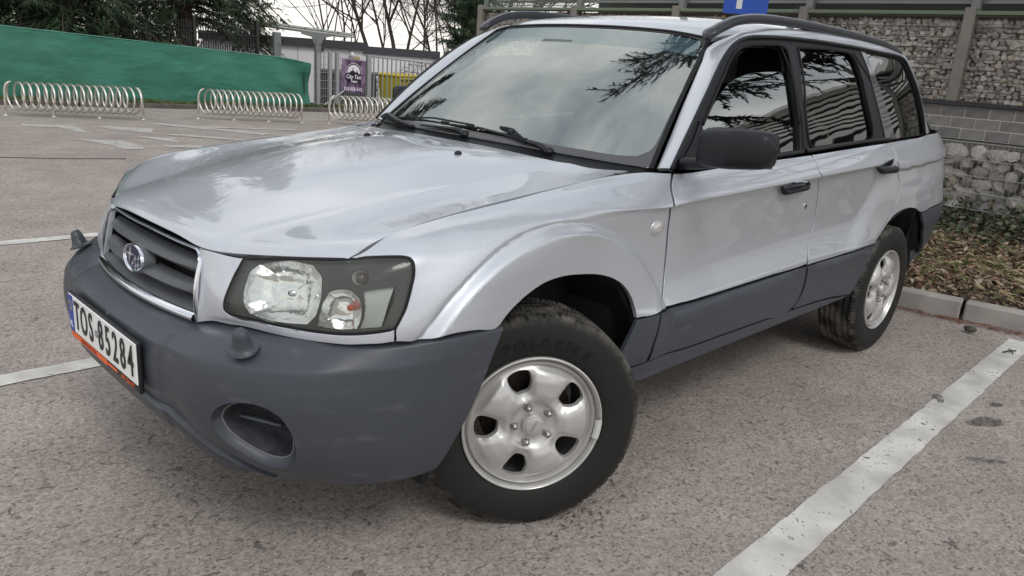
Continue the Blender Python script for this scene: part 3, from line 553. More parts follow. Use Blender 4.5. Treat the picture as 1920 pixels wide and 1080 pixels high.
f2 = MB(); m_ = len(fb.V) // 7; last = [Vector(v) for v in fb.V[-m_:]]; lc = sum(last, Vector()) / m_; V = []; F = []
for k, (sc_, dd) in enumerate(((1.0, 0), (.98, .004), (.93, .035), (.80, .055))):
    V += [lc + (v - lc) * sc_ - fn * dd for v in last]
for k in range(3):
    for i in range(m_): F.append((k * m_ + i, k * m_ + (i + 1) % m_, (k + 1) * m_ + (i + 1) % m_, (k + 1) * m_ + i))
F.append(tuple(3 * m_ + i for i in range(m_)))
both("recess_duct", bumpers, MB().add(V, F), mat("duct_grey", (.035, .038, .044), .6, noise=(18, .6)), True, 50)
both("recess_trim_ring", bumpers, MB().tube(last, .0022, 5, closed=True), mat("scuffed_grey", (.16, .165, .17), .5))
mb = MB()
fx = Vector((0, 0, 1)).cross(fn).normalized(); fz = fn.cross(fx)
for k in range(-5, 6):
    mb.tube([fc - fn * .070 + fx * (k * .014 - .045 + .02) + fz * -.045, fc - fn * .070 + fx * (k * .014 + .045 + .02) + fz * .045], .0012, 4)
    mb.tube([fc - fn * .070 + fx * (k * .014 + .045 + .02) + fz * -.045, fc - fn * .070 + fx * (k * .014 - .045 + .02) + fz * .045], .0012, 4)
both("mesh_grille", bumpers, mb, mat("mesh_grey", (.06, .063, .07), .45))
mb = MB(); mb.tube([fc - fn * .042 + fx * -.055 + fz * .012, fc - fn * .038 + fx * .0 + fz * .014, fc - fn * .038 + fx * .055 + fz * .008], [.008, .011, .008], 10, flat=.6)
both("recess_bar", bumpers, mb, CLAD)
# chin spoiler under the bumper and dark underside
V = []; F = []; n = 30
for i in range(n + 1):
    u = 6.2 * i / n; p, nn = at('bumper', u, 8.0); tp = sst(np.array([(6.2 - u) / 1.4]))[0]
    for k, (dz, dx) in enumerate(((.004, .008), (-.008, -.006), (-.014, -.010), (-.020, -.004), (-.052, .006), (-.070, .016), (-.076, .032), (-.076, .20))):
        V.append(Vector((p.x + dx, p.y * (1 - max(0, dx) * .3), p.z + dz * tp)))
for i in range(n):
    for k in range(7): a = i * 8 + k; F.append((a, a + 1, a + 9, a + 8))
both("chin_spoiler", car, MB().add(V, F), CLAD, True, 60)
mb = MB(); mb.box((1.3, 0, .33), (3.6, 1.3, .06)); mb.box((-.22, 0, .37), (.7, .8, .10)); mb.out("underbody", car, DARK)
# mud flap scraps behind the bumper
both("splash_guard", car, MB().box((-.35, -.66, .27), (.02, .16, .12), R=Matrix.Rotation(.3, 3, 'Y')), RUBBER)
# ---- headlamp washers
def washer(sy):
    c = Vector((-.775, -.565 * sy, .628)); mb = MB(); V = []; F = []
    secs = ((0, .036, .040, 0), (.005, .036, .039, 0), (.009, .026, .030, -.002), (.012, .024, .027, -.003), (.034, .020, .022, -.009), (.048, .017, .017, -.014), (.053, .011, .011, -.015))
    n = 16; d = Vector((-.80, -.6 * sy, 0)).normalized(); sidev = Vector((-d.y, d.x, 0))
    for h, a, b, sh in secs:
        for k in range(n):
            an = 2 * math.pi * k / n; V.append(c + sidev * (a * math.cos(an)) + d * (b * math.sin(an) * .8 - sh) + Vector((0, 0, h - .010 * math.sin(an) * (1 if h < .010 else .4))))
    for i in range(len(secs) - 1):
        for k in range(n): F.append((i * n + k, i * n + (k + 1) % n, (i + 1) * n + (k + 1) % n, (i + 1) * n + k))
    F.append(tuple((len(secs) - 1) * n + k for k in range(n)))
    mb.add(V, F); mb.out("headlamp_washer", car, CLAD, True, 50)
washer(1); washer(-1)
# ---- number plate
PLX = -.905
plate = MB().box((PLX + .006, 0, .5075), (.012, .532, .140), bev=.004).out("number_plate_holder", car, BLACKP)
MB().box((PLX - .001, 0, .5165), (.004, .516, .110), bev=.0012).out("number_plate", plate, mat("plate_white", (.80, .80, .78), .35))
MB().box((PLX - .0036, .2385, .5165), (.0015, .038, .108)).out("blue_band", plate, mat("eu_blue", (.02, .06, .32), .4))
FP = lambda y, z, x=PLX - .0046: frame((x, y, z), (0, -1, 0), (-1, 0, 0))
INK = mat("plate_ink", (.012, .012, .014), .5); WHITE = mat("white_print", (.8, .8, .8), .5); ORANGE = mat("orange_print", (.75, .13, .03), .5)
x0 = .2
for i, ch in enumerate("TOS"): text_part("registration_lettering", plate, ch, FP(.185 - i * .058, .5155), .118, .0006, INK, xs=.62, bold=.0012)
for i, ch in enumerate("85284"): text_part("registration_lettering", plate, ch, FP(-.008 - i * .054, .5155), .118, .0006, INK, xs=.66, bold=.0012)
MB().lathe([(.0, 0), (.011, 0), (.011, .001), (0, .001)], 20, (PLX - .0045, .025, .515), Matrix.Rotation(-math.pi / 2, 3, 'Y')).out("validity_sticker", plate, mat("sticker", (.25, .27, .3), .3))
text_part("country_lettering", plate, "PL", FP(.2385, .482), .026, .0005, WHITE, xs=.9)
mb = MB()
for k in range(12):
    a = 2 * math.pi * k / 12; cy, cz = .2385 + .0125 * math.cos(a), .540 + .0125 * math.sin(a)
    st = [(.0022 * (1 if j % 2 == 0 else .42) * math.sin(j * math.pi / 5), .0022 * (1 if j % 2 == 0 else .42) * math.cos(j * math.pi / 5)) for j in range(10)]
    mb.prism(st, FP(cy, cz), 0, .0005)
mb.out("star_circle", plate, mat("star_yellow", (.8, .6, .05), .5), False, None)
MB().box((PLX - .0008, .11, .4495), (.002, .29, .016)).out("orange_band", plate, ORANGE)
text_part("dealer_lettering", plate, "UNIWERSALNE RAMKI", FP(.11, .4495, PLX - .0022), .013, .0003, mat("dark_red_print", (.25, .03, .01), .5))
text_part("dealer_lettering", plate, "601-226-197", FP(-.185, .4485, PLX - .0006), .018, .0003, ORANGE)
MB().box((PLX - .0006, -.075, .4495), (.0018, .07, .007)).out("orange_band", plate, ORANGE)
# ---- grille
def gr(t, w):
    """t: 0 top .. 1 bottom, w: -1..1 across (w>0 = car's left)"""
    a = abs(w); top = Vector((-.763 + .017 * a ** 2, 0, 0.809 - .003 * a)); bot = Vector((-.813 + .036 * a ** 2, 0, .628 + .001 * a))
    hw = .318 + .022 * t; p = top.lerp(bot, t); p.x -= .012 * math.sin(math.pi * t); p.y = -hw * w; return p
def corner_w(t, r=.06):   # rounded corners at the top
    return 1
opening = []
for k in range(21): opening.append((0.0, -1 + 2 * k / 20))
ring = []
def ringpts(ins):
    P = []; nn = 10
    tl, tr_ = ins * .16 / .16, 1 - ins
    r_ = .10
    for k in range(9):  # top right (w=+1) corner
        a = math.pi / 2 * k / 8; P.append((ins + r_ * 1.9 * (1 - math.sin(math.pi / 2 - a)), (1 - ins * .55) - r_ * (1 - math.sin(a))))
    # straighten: (t,w)
    Q = [(ins, w) for w in np.linspace(-(1 - ins * .55) + r_, (1 - ins * .55) - r_, 25)] + [(t, w) for t, w in P[1:]]
    Q += [(t, 1 - ins * .55) for t in np.linspace(P[-1][0], 1 - ins - .03, 9)[1:]] + [(1 - ins, 1 - ins * .55 - .02)]
    Q += [(1 - ins, w) for w in np.linspace(1 - ins * .55 - .05, -(1 - ins * .55) + .05, 25)] + [(1 - ins, -(1 - ins * .55 - .02))]
    Q += [(t, -(1 - ins * .55)) for t in np.linspace(1 - ins - .03, P[-1][0], 9)]
    Q += [(t, -w) for t, w in P[1:-1][::-1]]
    return [gr(t, w) for t, w in Q]
R0_ = ringpts(0.0); R1_ = ringpts(.020); m_ = len(R0_)
V = []; F = []
prof = ((0, 0), (.0, -.006), (.35, -.011), (.8, -.009), (1.0, -.002), (1.0, .03))
for k, (f, d) in enumerate(prof):
    for a, b in zip(R0_, R1_):
        q = a.lerp(b, f); q.x += d; V.append(q)
for k in range(len(prof) - 1):
    for i in range(m_): a = k * m_ + i; b = k * m_ + (i + 1) % m_; F.append((a, b, b + m_, a + m_))
grille = part("grille", car, V, F, CHROME, True, 60)
# thick chrome lip along the bottom
V = []; F = []
for i in range(41):
    w = -1 + 2 * i / 40
    for f, d in ((.865, -.004), (.885, -.014), (.93, -.019), (.975, -.017), (1.0, -.008), (1.0, .01)):
        q = gr(f, w * .985); q.x += d; V.append(q)
for i in range(40):
    for k in range(5): a = i * 6 + k; F.append((a, a + 1, a + 7, a + 6))
part("chrome_lip", grille, V, F, CHROME, True, 60)
GR_IN = mat("grille_grey", (.075, .08, .088), .38)
V = []; F = []
IN = ringpts(.020)
for d in (0, .055):
    for q in IN: V.append(q + Vector((d + .004, 0, 0)))
for i in range(m_): F.append((i, (i + 1) % m_, m_ + (i + 1) % m_, m_ + i))
F.append(tuple(m_ + i for i in range(m_)))
part("grille_well", grille, V, F, DARK, True, 40)
def slat(t0, t1, out_, w0=-.97, w1=.97, wav=0):
    V = []; F = []; n = 48; pr = ((-.25, .012), (.0, -.35), (.30, -.85), (.62, -1.), (.9, -.75), (1.0, -.3), (.85, .1), (.4, .010))
    for i in range(n + 1):
        w = w0 + (w1 - w0) * i / n; e_ = 1 - .75 * (abs(w)) ** 6
        for a, b in pr:
            q = gr(t0 + (t1 - t0) * a, w); q.x += .020 + (b * out_ if b < 0 or b > .05 else b) * e_ ; V.append(q)
    k = len(pr)
    for i in range(n):
        for j in range(k): a = i * k + j; b = i * k + (j + 1) % k; F.append((a, b, b + k, a + k))
    F.append(tuple(range(k))[::-1]); F.append(tuple(n * k + j for j in range(k)))
    return part("grille_bar", grille, V, F, GR_IN, True, 50)
slat(.20, .33, .026); slat(.52, .66, .026)
for t in (.075, .40, .72, .76):
    MB().tube([gr(t, w) + Vector((.035, 0, 0)) for w in np.linspace(-.96, .96, 25)], .0022, 5).out("grille_wire", grille, mat("grille_dark", (.03, .03, .033), .5))
V = []; F = []
for i in range(41):
    w = -.965 + 1.93 * i / 40
    for f, d in ((.71, .05), (.80, .02), (.872, .0)):
        q = gr(f, w); q.x += d; V.append(q)
for i in range(40):
    for k in range(2): a = i * 3 + k; F.append((a, a + 1, a + 4, a + 3))
part("grille_shelf", grille, V, F, GR_IN, True, None)
# emblem: dark blue oval, chrome rim, one large and five small four-pointed stars
ec = Vector((-.799, 0, .7225)); EM = frame(ec, (0, -1, 0), (-1, 0, .12))
def ell(a, b, n=40): return [(a * math.cos(2 * math.pi * k / n), b * math.sin(2 * math.pi * k / n)) for k in range(n)]
def elring(prof, M, n=48):
    V = []; F = []
    for a, b, h in prof:
        for k in range(n): V.append(M @ Vector((a * math.cos(2 * math.pi * k / n), b * math.sin(2 * math.pi * k / n), h)))
    for i in range(len(prof) - 1):
        for k in range(n): F.append((i * n + k, i * n + (k + 1) % n, (i + 1) * n + (k + 1) % n, (i + 1) * n + k))
    return MB().add(V, F)
elring([(.078, .046, -.02), (.074, .042, .0), (.066, .037, .006)], EM).out("emblem_mount", grille, GR_IN)
emb = MB().prism(ell(.060, .0345), EM, .0, .0085).out("emblem", grille, mat("emblem_blue", (.010, .012, .055), .3, 0, 0, .25), True, 40)
elring([(.066, .0375, .002), (.0665, .038, .010), (.064, .0365, .014), (.0595, .0335, .013), (.0575, .032, .0085)], EM).out("emblem_rim", emb, CHROME, True, 60)
def star4(cx, cy, a, b):
    return [(cx + (a if k % 4 == 0 else b if k % 4 == 2 else min(a, b) * .20) * math.cos(k * math.pi / 4), cy + (a if k % 4 == 0 else b if k % 4 == 2 else min(a, b) * .20) * math.sin(k * math.pi / 4)) for k in range(8)]
for (cx, cy, a, b) in ((-.026, .006, .027, .024), (.012, -.002, .0105, .0105), (.036, .004, .0105, .0105), (-.004, -.017, .009, .009), (.018, -.020, .009, .009), (.034, -.014, .009, .009)):
    MB().prism(star4(cx, cy, a, b), EM, .0085, .011).out("star", emb, mat("star_silver", (.55, .55, .58), .25, .5), False, None)
# ---- headlamps
hl = O('headlight')
lens = panel("headlight", "side", hl, G_LAMP, car, h=.018, off=-.002, th=.02, gap=.003)
BEZEL = mat("lamp_bezel", (.065, .068, .066), .22, 0, 0, .5)
REFL = mat("lamp_reflector", (.96, .96, .95), .12, .80, bump=(14, .35, .02))
REFLF = mat("lamp_fluted", (.90, .91, .91), .2, .15)
def circ_uv(px):  return px
mainp = O('mainp')
turnp = O('turnp')
posp = O('posp')
flup = O('flup')
V, T, N = panel_geo(side, hl, h=.014, holes=(mainp, turnp, posp, flup), off=-.014, th=.02, gap=.001)
for sd in (0, 1):
    if sd: V, T, N = flipy(V, T, N)
    part("lamp_bezel", lens[sd], V, T, BEZEL, N=N)
for nm, pp, dep, bk_, mm in (("main_reflector", mainp, .050, .18, REFL), ("indicator_reflector", turnp, .036, .25, REFL), ("parking_lamp_ring", posp, .035, .45, REFLF)):
    b_, c_, n_ = bowl("side", pp, dep, off=-.014, rings=9, back=bk_, power=2.0); both(nm, lens, b_, mm, True, 60)
    if nm == "main_reflector":
        both("lamp_bulb", lens, MB().lathe([(0, .03), (.007, .028), (.009, .01), (.011, 0)], 14, c_ - n_ * .072, frame((0, 0, 0), (0, 0, 1), n_).to_3x3()), CHROME)
    if nm == "indicator_reflector":
        both("amber_bulb", lens, MB().sphere(c_ - n_ * .028 + Vector((.014, -.012, .006)), .0085, 14), mat("amber", (.55, .09, .03), .15, 0, .5))
    if nm == "parking_lamp_ring":
        both("lamp_projector", lens, MB().sphere(c_ - n_ * .030, .013, 14), mat("projector", (.12, .09, .06), .08, .3, 1))
# fluted side reflector
V = []; F = []; nu_, nv_ = 45, 10
for i in range(nu_ + 1):
    for j in range(nv_ + 1):
        a, b = i / nu_, j / nv_; _q = np.array(O('flc')); u, v = (_q[0] * (1 - a) + _q[1] * a) * (1 - b) + (_q[3] * (1 - a) + _q[2] * a) * b
        p, nn = at('side', u, v, -.022 - .004 * (i % 2)); V.append(p)
for i in range(nu_):
    for j in range(nv_): a = i * (nv_ + 1) + j; F.append((a, a + 1, a + nv_ + 2, a + nv_ + 1))
both("fluted_reflector", lens, MB().add(V, F), REFLF, False, None)
# vertical dark divider between the two big reflectors
# black rubber seal round the lamp
l_ = resample(to_c(side, np.array(hl, float)), .012); uv_ = to_uv(side, l_); P_ = side(uv_[:, 0], uv_[:, 1]) - side.normal(uv_[:, 0], uv_[:, 1]) * .006
both("lamp_seal", lens, MB().tube([Vector(p) for p in P_], .0045, 6, closed=True), RUBBER)
# dark volume behind front end
MB().box((-.42, 0, .62), (.3, .7, .30)).out("radiator_support", car, DARK)
# ---- windscreen
wsr = [(0, -4), (0, -2), (0, 0), (0, 2), (0, 4), (1, 4), (2, 4), (3, 4), (4, 4), (4, 2), (4, 0), (4, -2), (4, -4), (3, -4), (2, -4), (1, -4)]
screen = panel("windscreen", "wind", wsr, G_WIND, car, both=False, h=.035, gap=.004, th=.005)[0]
fr_ = [(.205, 0), (.209, 1.731), (.219, 2.452), (.234, 3.232), (.282, 3.579), (.457, 3.803), (.769, 3.865), (1.265, 3.88), (2.5, 3.90), (3.6, 3.88), (3.86, 3.7), (3.90, 3.2), (3.90, 2), (3.90, 0)]
fr_ = fr_ + [(u, -v) for u, v in fr_[1:-1][::-1]]
V, T, N = panel_geo(wind, wsr, h=.03, holes=(fr_,), off=.0012, th=0, gap=.004)
part("ceramic_border", screen, V, T, mat("ceramic_border", (.085, .085, .09), .32, 0, 0, .4), N=N)
# the pane's top tint band
V, T, N = panel_geo(wind, [(3.30, -3.84), (3.26, -2), (3.24, 0), (3.26, 2), (3.30, 3.84), (3.86, 3.65), (3.89, 2), (3.89, 0), (3.89, -2), (3.86, -3.65)], h=.04, off=.001, th=0, gap=0)
tm = mat("tint_band", (.16, .30, .36), .2, alpha=.20); part("tint_band", screen, V, T, tm, N=N)
# black seal round the screen
for sy in (1, -1):
    pts = [at('wind', u, 4 * sy, .002)[0] + Vector((0, -.004 * sy, 0)) for u in np.linspace(0, 4, 30)]
    MB().tube(pts, .0075, 6, flat=.7).out("screen_seal", screen, RUBBER)
MB().tube([at('wind', 4, v, .002)[0] for v in np.linspace(-4, 4, 50)], .0075, 6, flat=.8).out("screen_seal", screen, RUBBER)
# rear-view mirror inside
MB().box((.87, .03, 1.385), (.025, .17, .045), bev=.010).out("rear_view_mirror", car, mat("mirror_back", (.10, .11, .11), .5))
# ---- cowl between bonnet and glass
V = []; F = []
for i in range(41):
    v = -5 + 10 * i / 40; a, _ = at('hood', 6.93, v, -.012); w_ = v * .8; b, _ = at('wind', .10, w_, -.008)
    V += [a + Vector((-.06, 0, -.02)), a, a.lerp(b, .5) + Vector((0, 0, -.012)), b]
for i in range(40):
    for k in range(3): q = i * 4 + k; F.append((q, q + 4, q + 5, q + 1))
part("cowl_panel", car, V, F, BLACKP, True, 60)
# ---- bonnet washers
for sy in (1, -1):
    p, n_ = at('hood', 5.40, 1.12 * sy, 0); MB().sphere(p + n_ * .002, .011, 12, (1.3, .9, .8)).out("washer_jet", hoodp, BLACKP)
# ---- wipers
def wp(u, v, off): return at('wind', u, v, off)[0]
def wiper(base, tip, b0, b1):
    arm = MB(); arm.tube([base, base.lerp(tip, .12) + Vector((-.004, 0, .012)), base.lerp(tip, .5) + Vector((0, 0, .008)), tip], [.016, .015, .009, .006], 8, flat=.6)
    o = arm.out("wiper", car, BLACKP, True, 50)
    MB().sphere(base, .019, 12, (1, 1, .8)).out("wiper_pivot", o, BLACKP)
    MB().tube([b0, b0.lerp(b1, .5) + Vector((0, 0, .004)), b1], [.004, .006, .004], 6).out("wiper_blade", o, RUBBER)
    mb = MB()
    for t in (.12, .38, .62, .88):
        q = b0.lerp(b1, t); mb.box(q + Vector((0, 0, .008)), (.012, .035, .010))
    mb.tube([b0.lerp(b1, .1) + Vector((0, 0, .010)), b0.lerp(b1, .5) + Vector((-.002, 0, .022)), b0.lerp(b1, .9) + Vector((0, 0, .010))], .004, 6)
    mb.out("blade_frame", o, BLACKP)
wiper(Vector((.395, -.40, 1.030)), Vector((.395, -.04, 1.072)), Vector((.385, -.30, 1.045)), wp(.30, .62, .012))
wiper(Vector((.372, .0, 1.042)), Vector((.375, .26, 1.048)), wp(.22, .3, .012), wp(.10, -2.5, .010))
MB().tube([Vector((.52, .715, 1.035)), Vector((.48, .62, 1.052)), Vector((.41, .46, 1.045)), Vector((.385, .32, 1.035))], [.010, .016, .014, .010], 8, flat=.7).out("cowl_end_cover", car, BLACKP)
# ---- pillars and roof sides
R0b = [Vector(p) for p in OUTL['R0']]
def ray_at(p0, p1, t): return Vector(p0).lerp(Vector(p1), t)
R2b = [(.540, -.738, 1.015), (.636, -.706, 1.103), (.745, -.668, 1.203), (.858, -.630, 1.300), (.930, -.604, 1.358), (1.000, -.580, 1.412), (1.115, -.598, 1.458), (1.200, -.607, 1.480), (1.45, -.612, 1.508), (1.75, -.612, 1.518), (2.15, -.611, 1.519), (2.50, -.608, 1.510), (2.74, -.601, 1.492), (2.86, -.600, 1.470), (2.985, -.636, 1.325), (3.14, -.700, 1.098)]
BAND = []
for k, (a, b) in enumerate(zip(R0b, [Vector(p) for p in R2b])):
    out_ = Vector((0, -.7, .7)).normalized() if 6 < k < 13 else Vector((-.25, -.8, .55)).normalized() if k <= 6 else Vector((.4, -.8, .3)).normalized()
    bl = min(.011, (b - a).length * .12)
    BAND.append([tuple(a), tuple(a.lerp(b, .3) + out_ * bl), tuple(a.lerp(b, .7) + out_ * bl), tuple(b)])
band = Surf(BAND); band.flip = 1; SURF['band'] = band
bandp = panel("roof_side_pillar", "band", [(0, 0), (3, 0), (6, 0), (9, 0), (12, 0), (15, 0), (15, 1.5), (15, 3), (12, 3), (9, 3), (6, 3), (3, 3), (0, 3), (0, 1.5)], SILVER, car, h=.014, gap=.0005, th=.012)
# ---- door frames, side glass
def mid(a, b, t): return [(x0 + (x1 - x0) * t, y0 + (y1 - y0) * t) for (x0, y0), (x1, y1) in zip(a, b)]
fo = O('frame_outer'); w1 = O('win1'); w2 = O('win2'); w3 = O('win3'); g1 = O('glass1'); tr3 = O('pillar_trim')
# bottom corners of the frame strip: along the belt
fo = [tuple(p) for p in fo]; fo[0] = (.83, -.0); belt = [(7.42, 0), (6, 0), (4.9, 0), (3.5, 0), (2.0, 0), (.83, 0)]
i3 = [i for i, p in enumerate(fo)]
pane_cut = [(2.90, 0)]
panel("door_frame", "cabin", [p for p in fo] + [(6.6, 0), (5, 0), (3, 0), (1.5, 0)], BLACKP, car, h=.014, off=-.005, holes=(w1, w2, w3), gap=.0, th=.02, bev=.001)
panel("side_window", "cabin", g1, G_SIDE, fdoor, h=.03, off=-.020, th=.004, gap=-.004)
panel("side_window", "cabin", w2, G_REAR, rdoor, h=.03, off=-.016, th=.004, gap=-.003)
panel("quarter_window", "cabin", w3, G_REAR, quarter, h=.03, off=-.010, th=.004, gap=-.002)
panel("pillar_cover", "cabin", tr3, GREYTRIM, car, h=.02, off=.0, th=.006, gap=0)
# raised black moulding along the window edge of each door + belt strip
def strip(sname, uvs, r, m_, nm, par, off=.0, flat=.6, both_=True):
    s = SURF[sname]; chart(s); c = to_c(s, np.array(uvs, float)); d = np.concatenate([[0], np.cumsum(np.linalg.norm(np.diff(c, axis=0), axis=1))]); n = max(8, int(d[-1] / .02))
    t = np.linspace(0, d[-1], n); cc = np.stack([np.interp(t, d, c[:, 0]), np.interp(t, d, c[:, 1])], 1)
    for _ in range(3): cc[1:-1] = (cc[:-2] + 2 * cc[1:-1] + cc[2:]) / 4
    uv = to_uv(s, cc); P = s(uv[:, 0], uv[:, 1]) + s.normal(uv[:, 0], uv[:, 1]) * off
    both(nm, par, MB().tube([Vector(p) for p in P], r, 8), m_, True, None, both_)
strip('cabin', fo, .0075, BLACKP, "gutter_seal", car, .0)
strip('cabin', [(p[0], p[1]) for p in w1[4:18]], .006, RUBBER, "window_seal", fdoor, -.004)
strip('cabin', [(p[0], p[1]) for p in w2[:13]] + [tuple(w2[0])], .005, RUBBER, "window_seal", rdoor, -.004)
strip('cabin', [(.95, .02), (2.0, .035), (2.86, .045)], .008, BLACKP, "belt_moulding", fdoor, .002)
strip('cabin', [(2.93, .045), (4, .035), (4.9, .02)], .008, BLACKP, "belt_moulding", rdoor, .002)
# door parting line in the black frame
strip('cabin', [(2.90, .0), (2.90, .8), (2.875, 1.6), (2.84, 2.4), (2.80, 2.95)], .0035, DARK, "door_gap", car, -.004)
strip('cabin', [(4.98, .0), (4.80, .9), (4.62, 1.6), (4.40, 2.4), (4.24, 2.95)], .0035, DARK, "door_gap", car, -.004)
# ---- roof rails
rp = [(.955, -.585, 1.449), (1.0, -.590, 1.472), (1.06, -.597, 1.498), (1.14, -.600, 1.522), (1.30, -.601, 1.541), (1.60, -.602, 1.549), (2.10, -.600, 1.544), (2.45, -.598, 1.532), (2.62, -.596, 1.518), (2.72, -.594, 1.505), (2.80, -.592, 1.484)]
V = []; F = []; cr_ = cr1(np.array(rp), np.linspace(0, len(rp) - 1, 60)); n = 12
for i, p in enumerate(cr_):
    t = i / 59; wd = (.021 + .006 * (t < .10)) * min(1, .3 + t * 14) ; hh = .0145 * min(1, .35 + t * 9, .25 + (1 - t) * 10)
    low = 0
    for k in range(n):
        a = 2 * math.pi * k / n; V.append((p[0], p[1] + wd * math.copysign(abs(math.cos(a)) ** .7, math.cos(a)), p[2] - .007 + hh * (1.0 if math.sin(a) > 0 else 1.5) * math.copysign(abs(math.sin(a)) ** .7, math.sin(a))))
for i in range(59):
    for k in range(n): F.append((i * n + k, i * n + (k + 1) % n, (i + 1) * n + (k + 1) % n, (i + 1) * n + k))
F.append(tuple(range(n))[::-1]); F.append(tuple(59 * n + k for k in range(n)))
both("roof_rail", car, MB().add(V, F), mat("rail_plastic", (.032, .035, .042), .30, 0, .15, .4), True, 60)
# ---- door mirror
def mirror_shell():
    V = []; F = []; n = 28; secs = 18; c = Vector((.575, -.985, 1.108))
    for i in range(secs + 1):
        t = -1 + 2 * i / secs; y = .124 * t
        e_ = (1 - abs(t) ** 7) ** .32 if abs(t) < 1 else 0
        hz = .061 * e_ * (1 - .10 * (t > 0) * t); hx = .058 * e_ * (1 - .22 * max(0, -t))
        for k in range(n):
            a = 2 * math.pi * k / n; ca, sa = math.cos(a), math.sin(a)
            X = math.copysign(abs(ca) ** .75, ca) * hx * (1.0 if ca < 0 else .55); Z = math.copysign(abs(sa) ** .50, sa) * hz
            V.append(c + Vector((X + .035 * abs(min(0, -t)) * .6, -y * 1.0, Z + .008 * t)))
    for i in range(secs):
        for k in range(n): F.append((i * n + k, i * n + (k + 1) % n, (i + 1) * n + (k + 1) % n, (i + 1) * n + k))
    return MB().add(V, F)
msh = mirror_shell()
mirr = both("door_mirror", fdoor, msh, BLACKP, True, 60, two=False)
_M = Matrix.Translation((.82, .865, 1.105)) @ Matrix.Rotation(math.radians(96), 4, 'Z') @ Matrix.Diagonal((1, -1, 1, 1)) @ Matrix.Translation((-.575, .985, -1.108))
mirr.append(part("door_mirror", fdoor[1], [_M @ Vector(v) for v in msh.V], [f[::-1] for f in msh.F], BLACKP, True, 60))
mb = MB(); mb.tube([Vector((.60, -.80, 1.040)), Vector((.585, -.85, 1.046)), Vector((.580, -.90, 1.055)), Vector((.58, -.95, 1.065))], [.030, .027, .024, .02], 10, flat=.75)
both("mirror_arm", mirr, mb, BLACKP, True, 50, two=False); both("mirror_arm", [mirr[1]], MB().tube([Vector((.60, .80, 1.04)), Vector((.70, .85, 1.05))], .027, 10), BLACKP, two=False)
V, F = [], []
sail = [(.84, .0), (1.05, 1.05), (1.17, .85), (1.36, .02), (1.1, -.0)]
panel("mirror_sail", "cabin", [(.96, .0), (1.08, .33), (1.20, .66), (1.335, 1.13), (1.375, .85), (1.41, .5), (1.47, .01), (1.2, .0)], BLACKP, fdoor, h=.02, off=.002, th=.014, gap=0, bev=.003)
both("mirror_pane", mirr, MB().box((.612, -.985, 1.108), (.004, .21, .10), bev=.001), CHROME, two=False)
# ---- door handles, lock, side repeater
def handle(u, v, door, key=None):
    p, n_ = at('side', u, v, 0); M = frame(p, (1, 0, -.02), n_); o = []
    cup = elring([(.036, .044, .0015), (.034, .042, .0005), (.030, .038, -.0), (.001, .001, -.001)], M @ Matrix.Translation((0, .002, 0)), 28)
    h_ = both("door_handle", door, elring([(.040, .047, .0025), (.038, .045, .003), (.034, .041, .001), (.012, .015, -.008), (.001, .001, -.009)], M, 28), SILVER, True, 60)
    up = [(.044 * math.cos(a), .034 * math.sin(a) + .004) for a in np.linspace(0, math.pi, 14)]
    both("handle_cup", h_, MB().prism(up, M, .0, .006), BLACKP, True, 40)
    V = []; F = []; n = 12; s_ = 26
    for i in range(s_ + 1):
        t = -1 + 2 * i / s_; x = .112 * t; e_ = max(.02, 1 - abs(t) ** 6) ** .5; lift = .024 * min(1, (1 - abs(t)) * 6) + .006
        for k in range(n):
            a = 2 * math.pi * k / n; V.append(M @ Vector((x, .017 * e_ * math.sin(a) - .002, lift + .012 * e_ * math.cos(a))))
    for i in range(s_):
        for k in range(n): F.append((i * n + k, i * n + (k + 1) % n, (i + 1) * n + (k + 1) % n, (i + 1) * n + k))
    F.append(tuple(range(n))[::-1]); F.append(tuple(s_ * n + k for k in range(n)))
    both("handle_bar", h_, MB().add(V, F), BLACKP, True, 60)
handle(11.62, 2.55, fdoor); handle(13.55, 2.55, rdoor)
p, n_ = at('side', 11.93, 3.9, 0); both("door_lock", fdoor, MB().lathe([(.0, .003), (.010, .003), (.013, .002), (.014, 0)], 20, p, frame((0, 0, 0), (1, 0, 0), n_).to_3x3()), CHROME)
p, n_ = at('side', 8.90, 3.62, 0); M = frame(p, (1, 0, 0), n_)
rpt = both("side_indicator", fender, elring([(.036, .026, .0), (.034, .024, .003), (.026, .018, .0045)], M), SILVER)
both("indicator_lens", rpt, elring([(.027, .019, .004), (.022, .015, .008), (.012, .008, .010), (.0005, .0005, .0105)], M), mat("clear_lens", (.55, .52, .50), .12, .3, 1, bump=(300, .4, .001)))
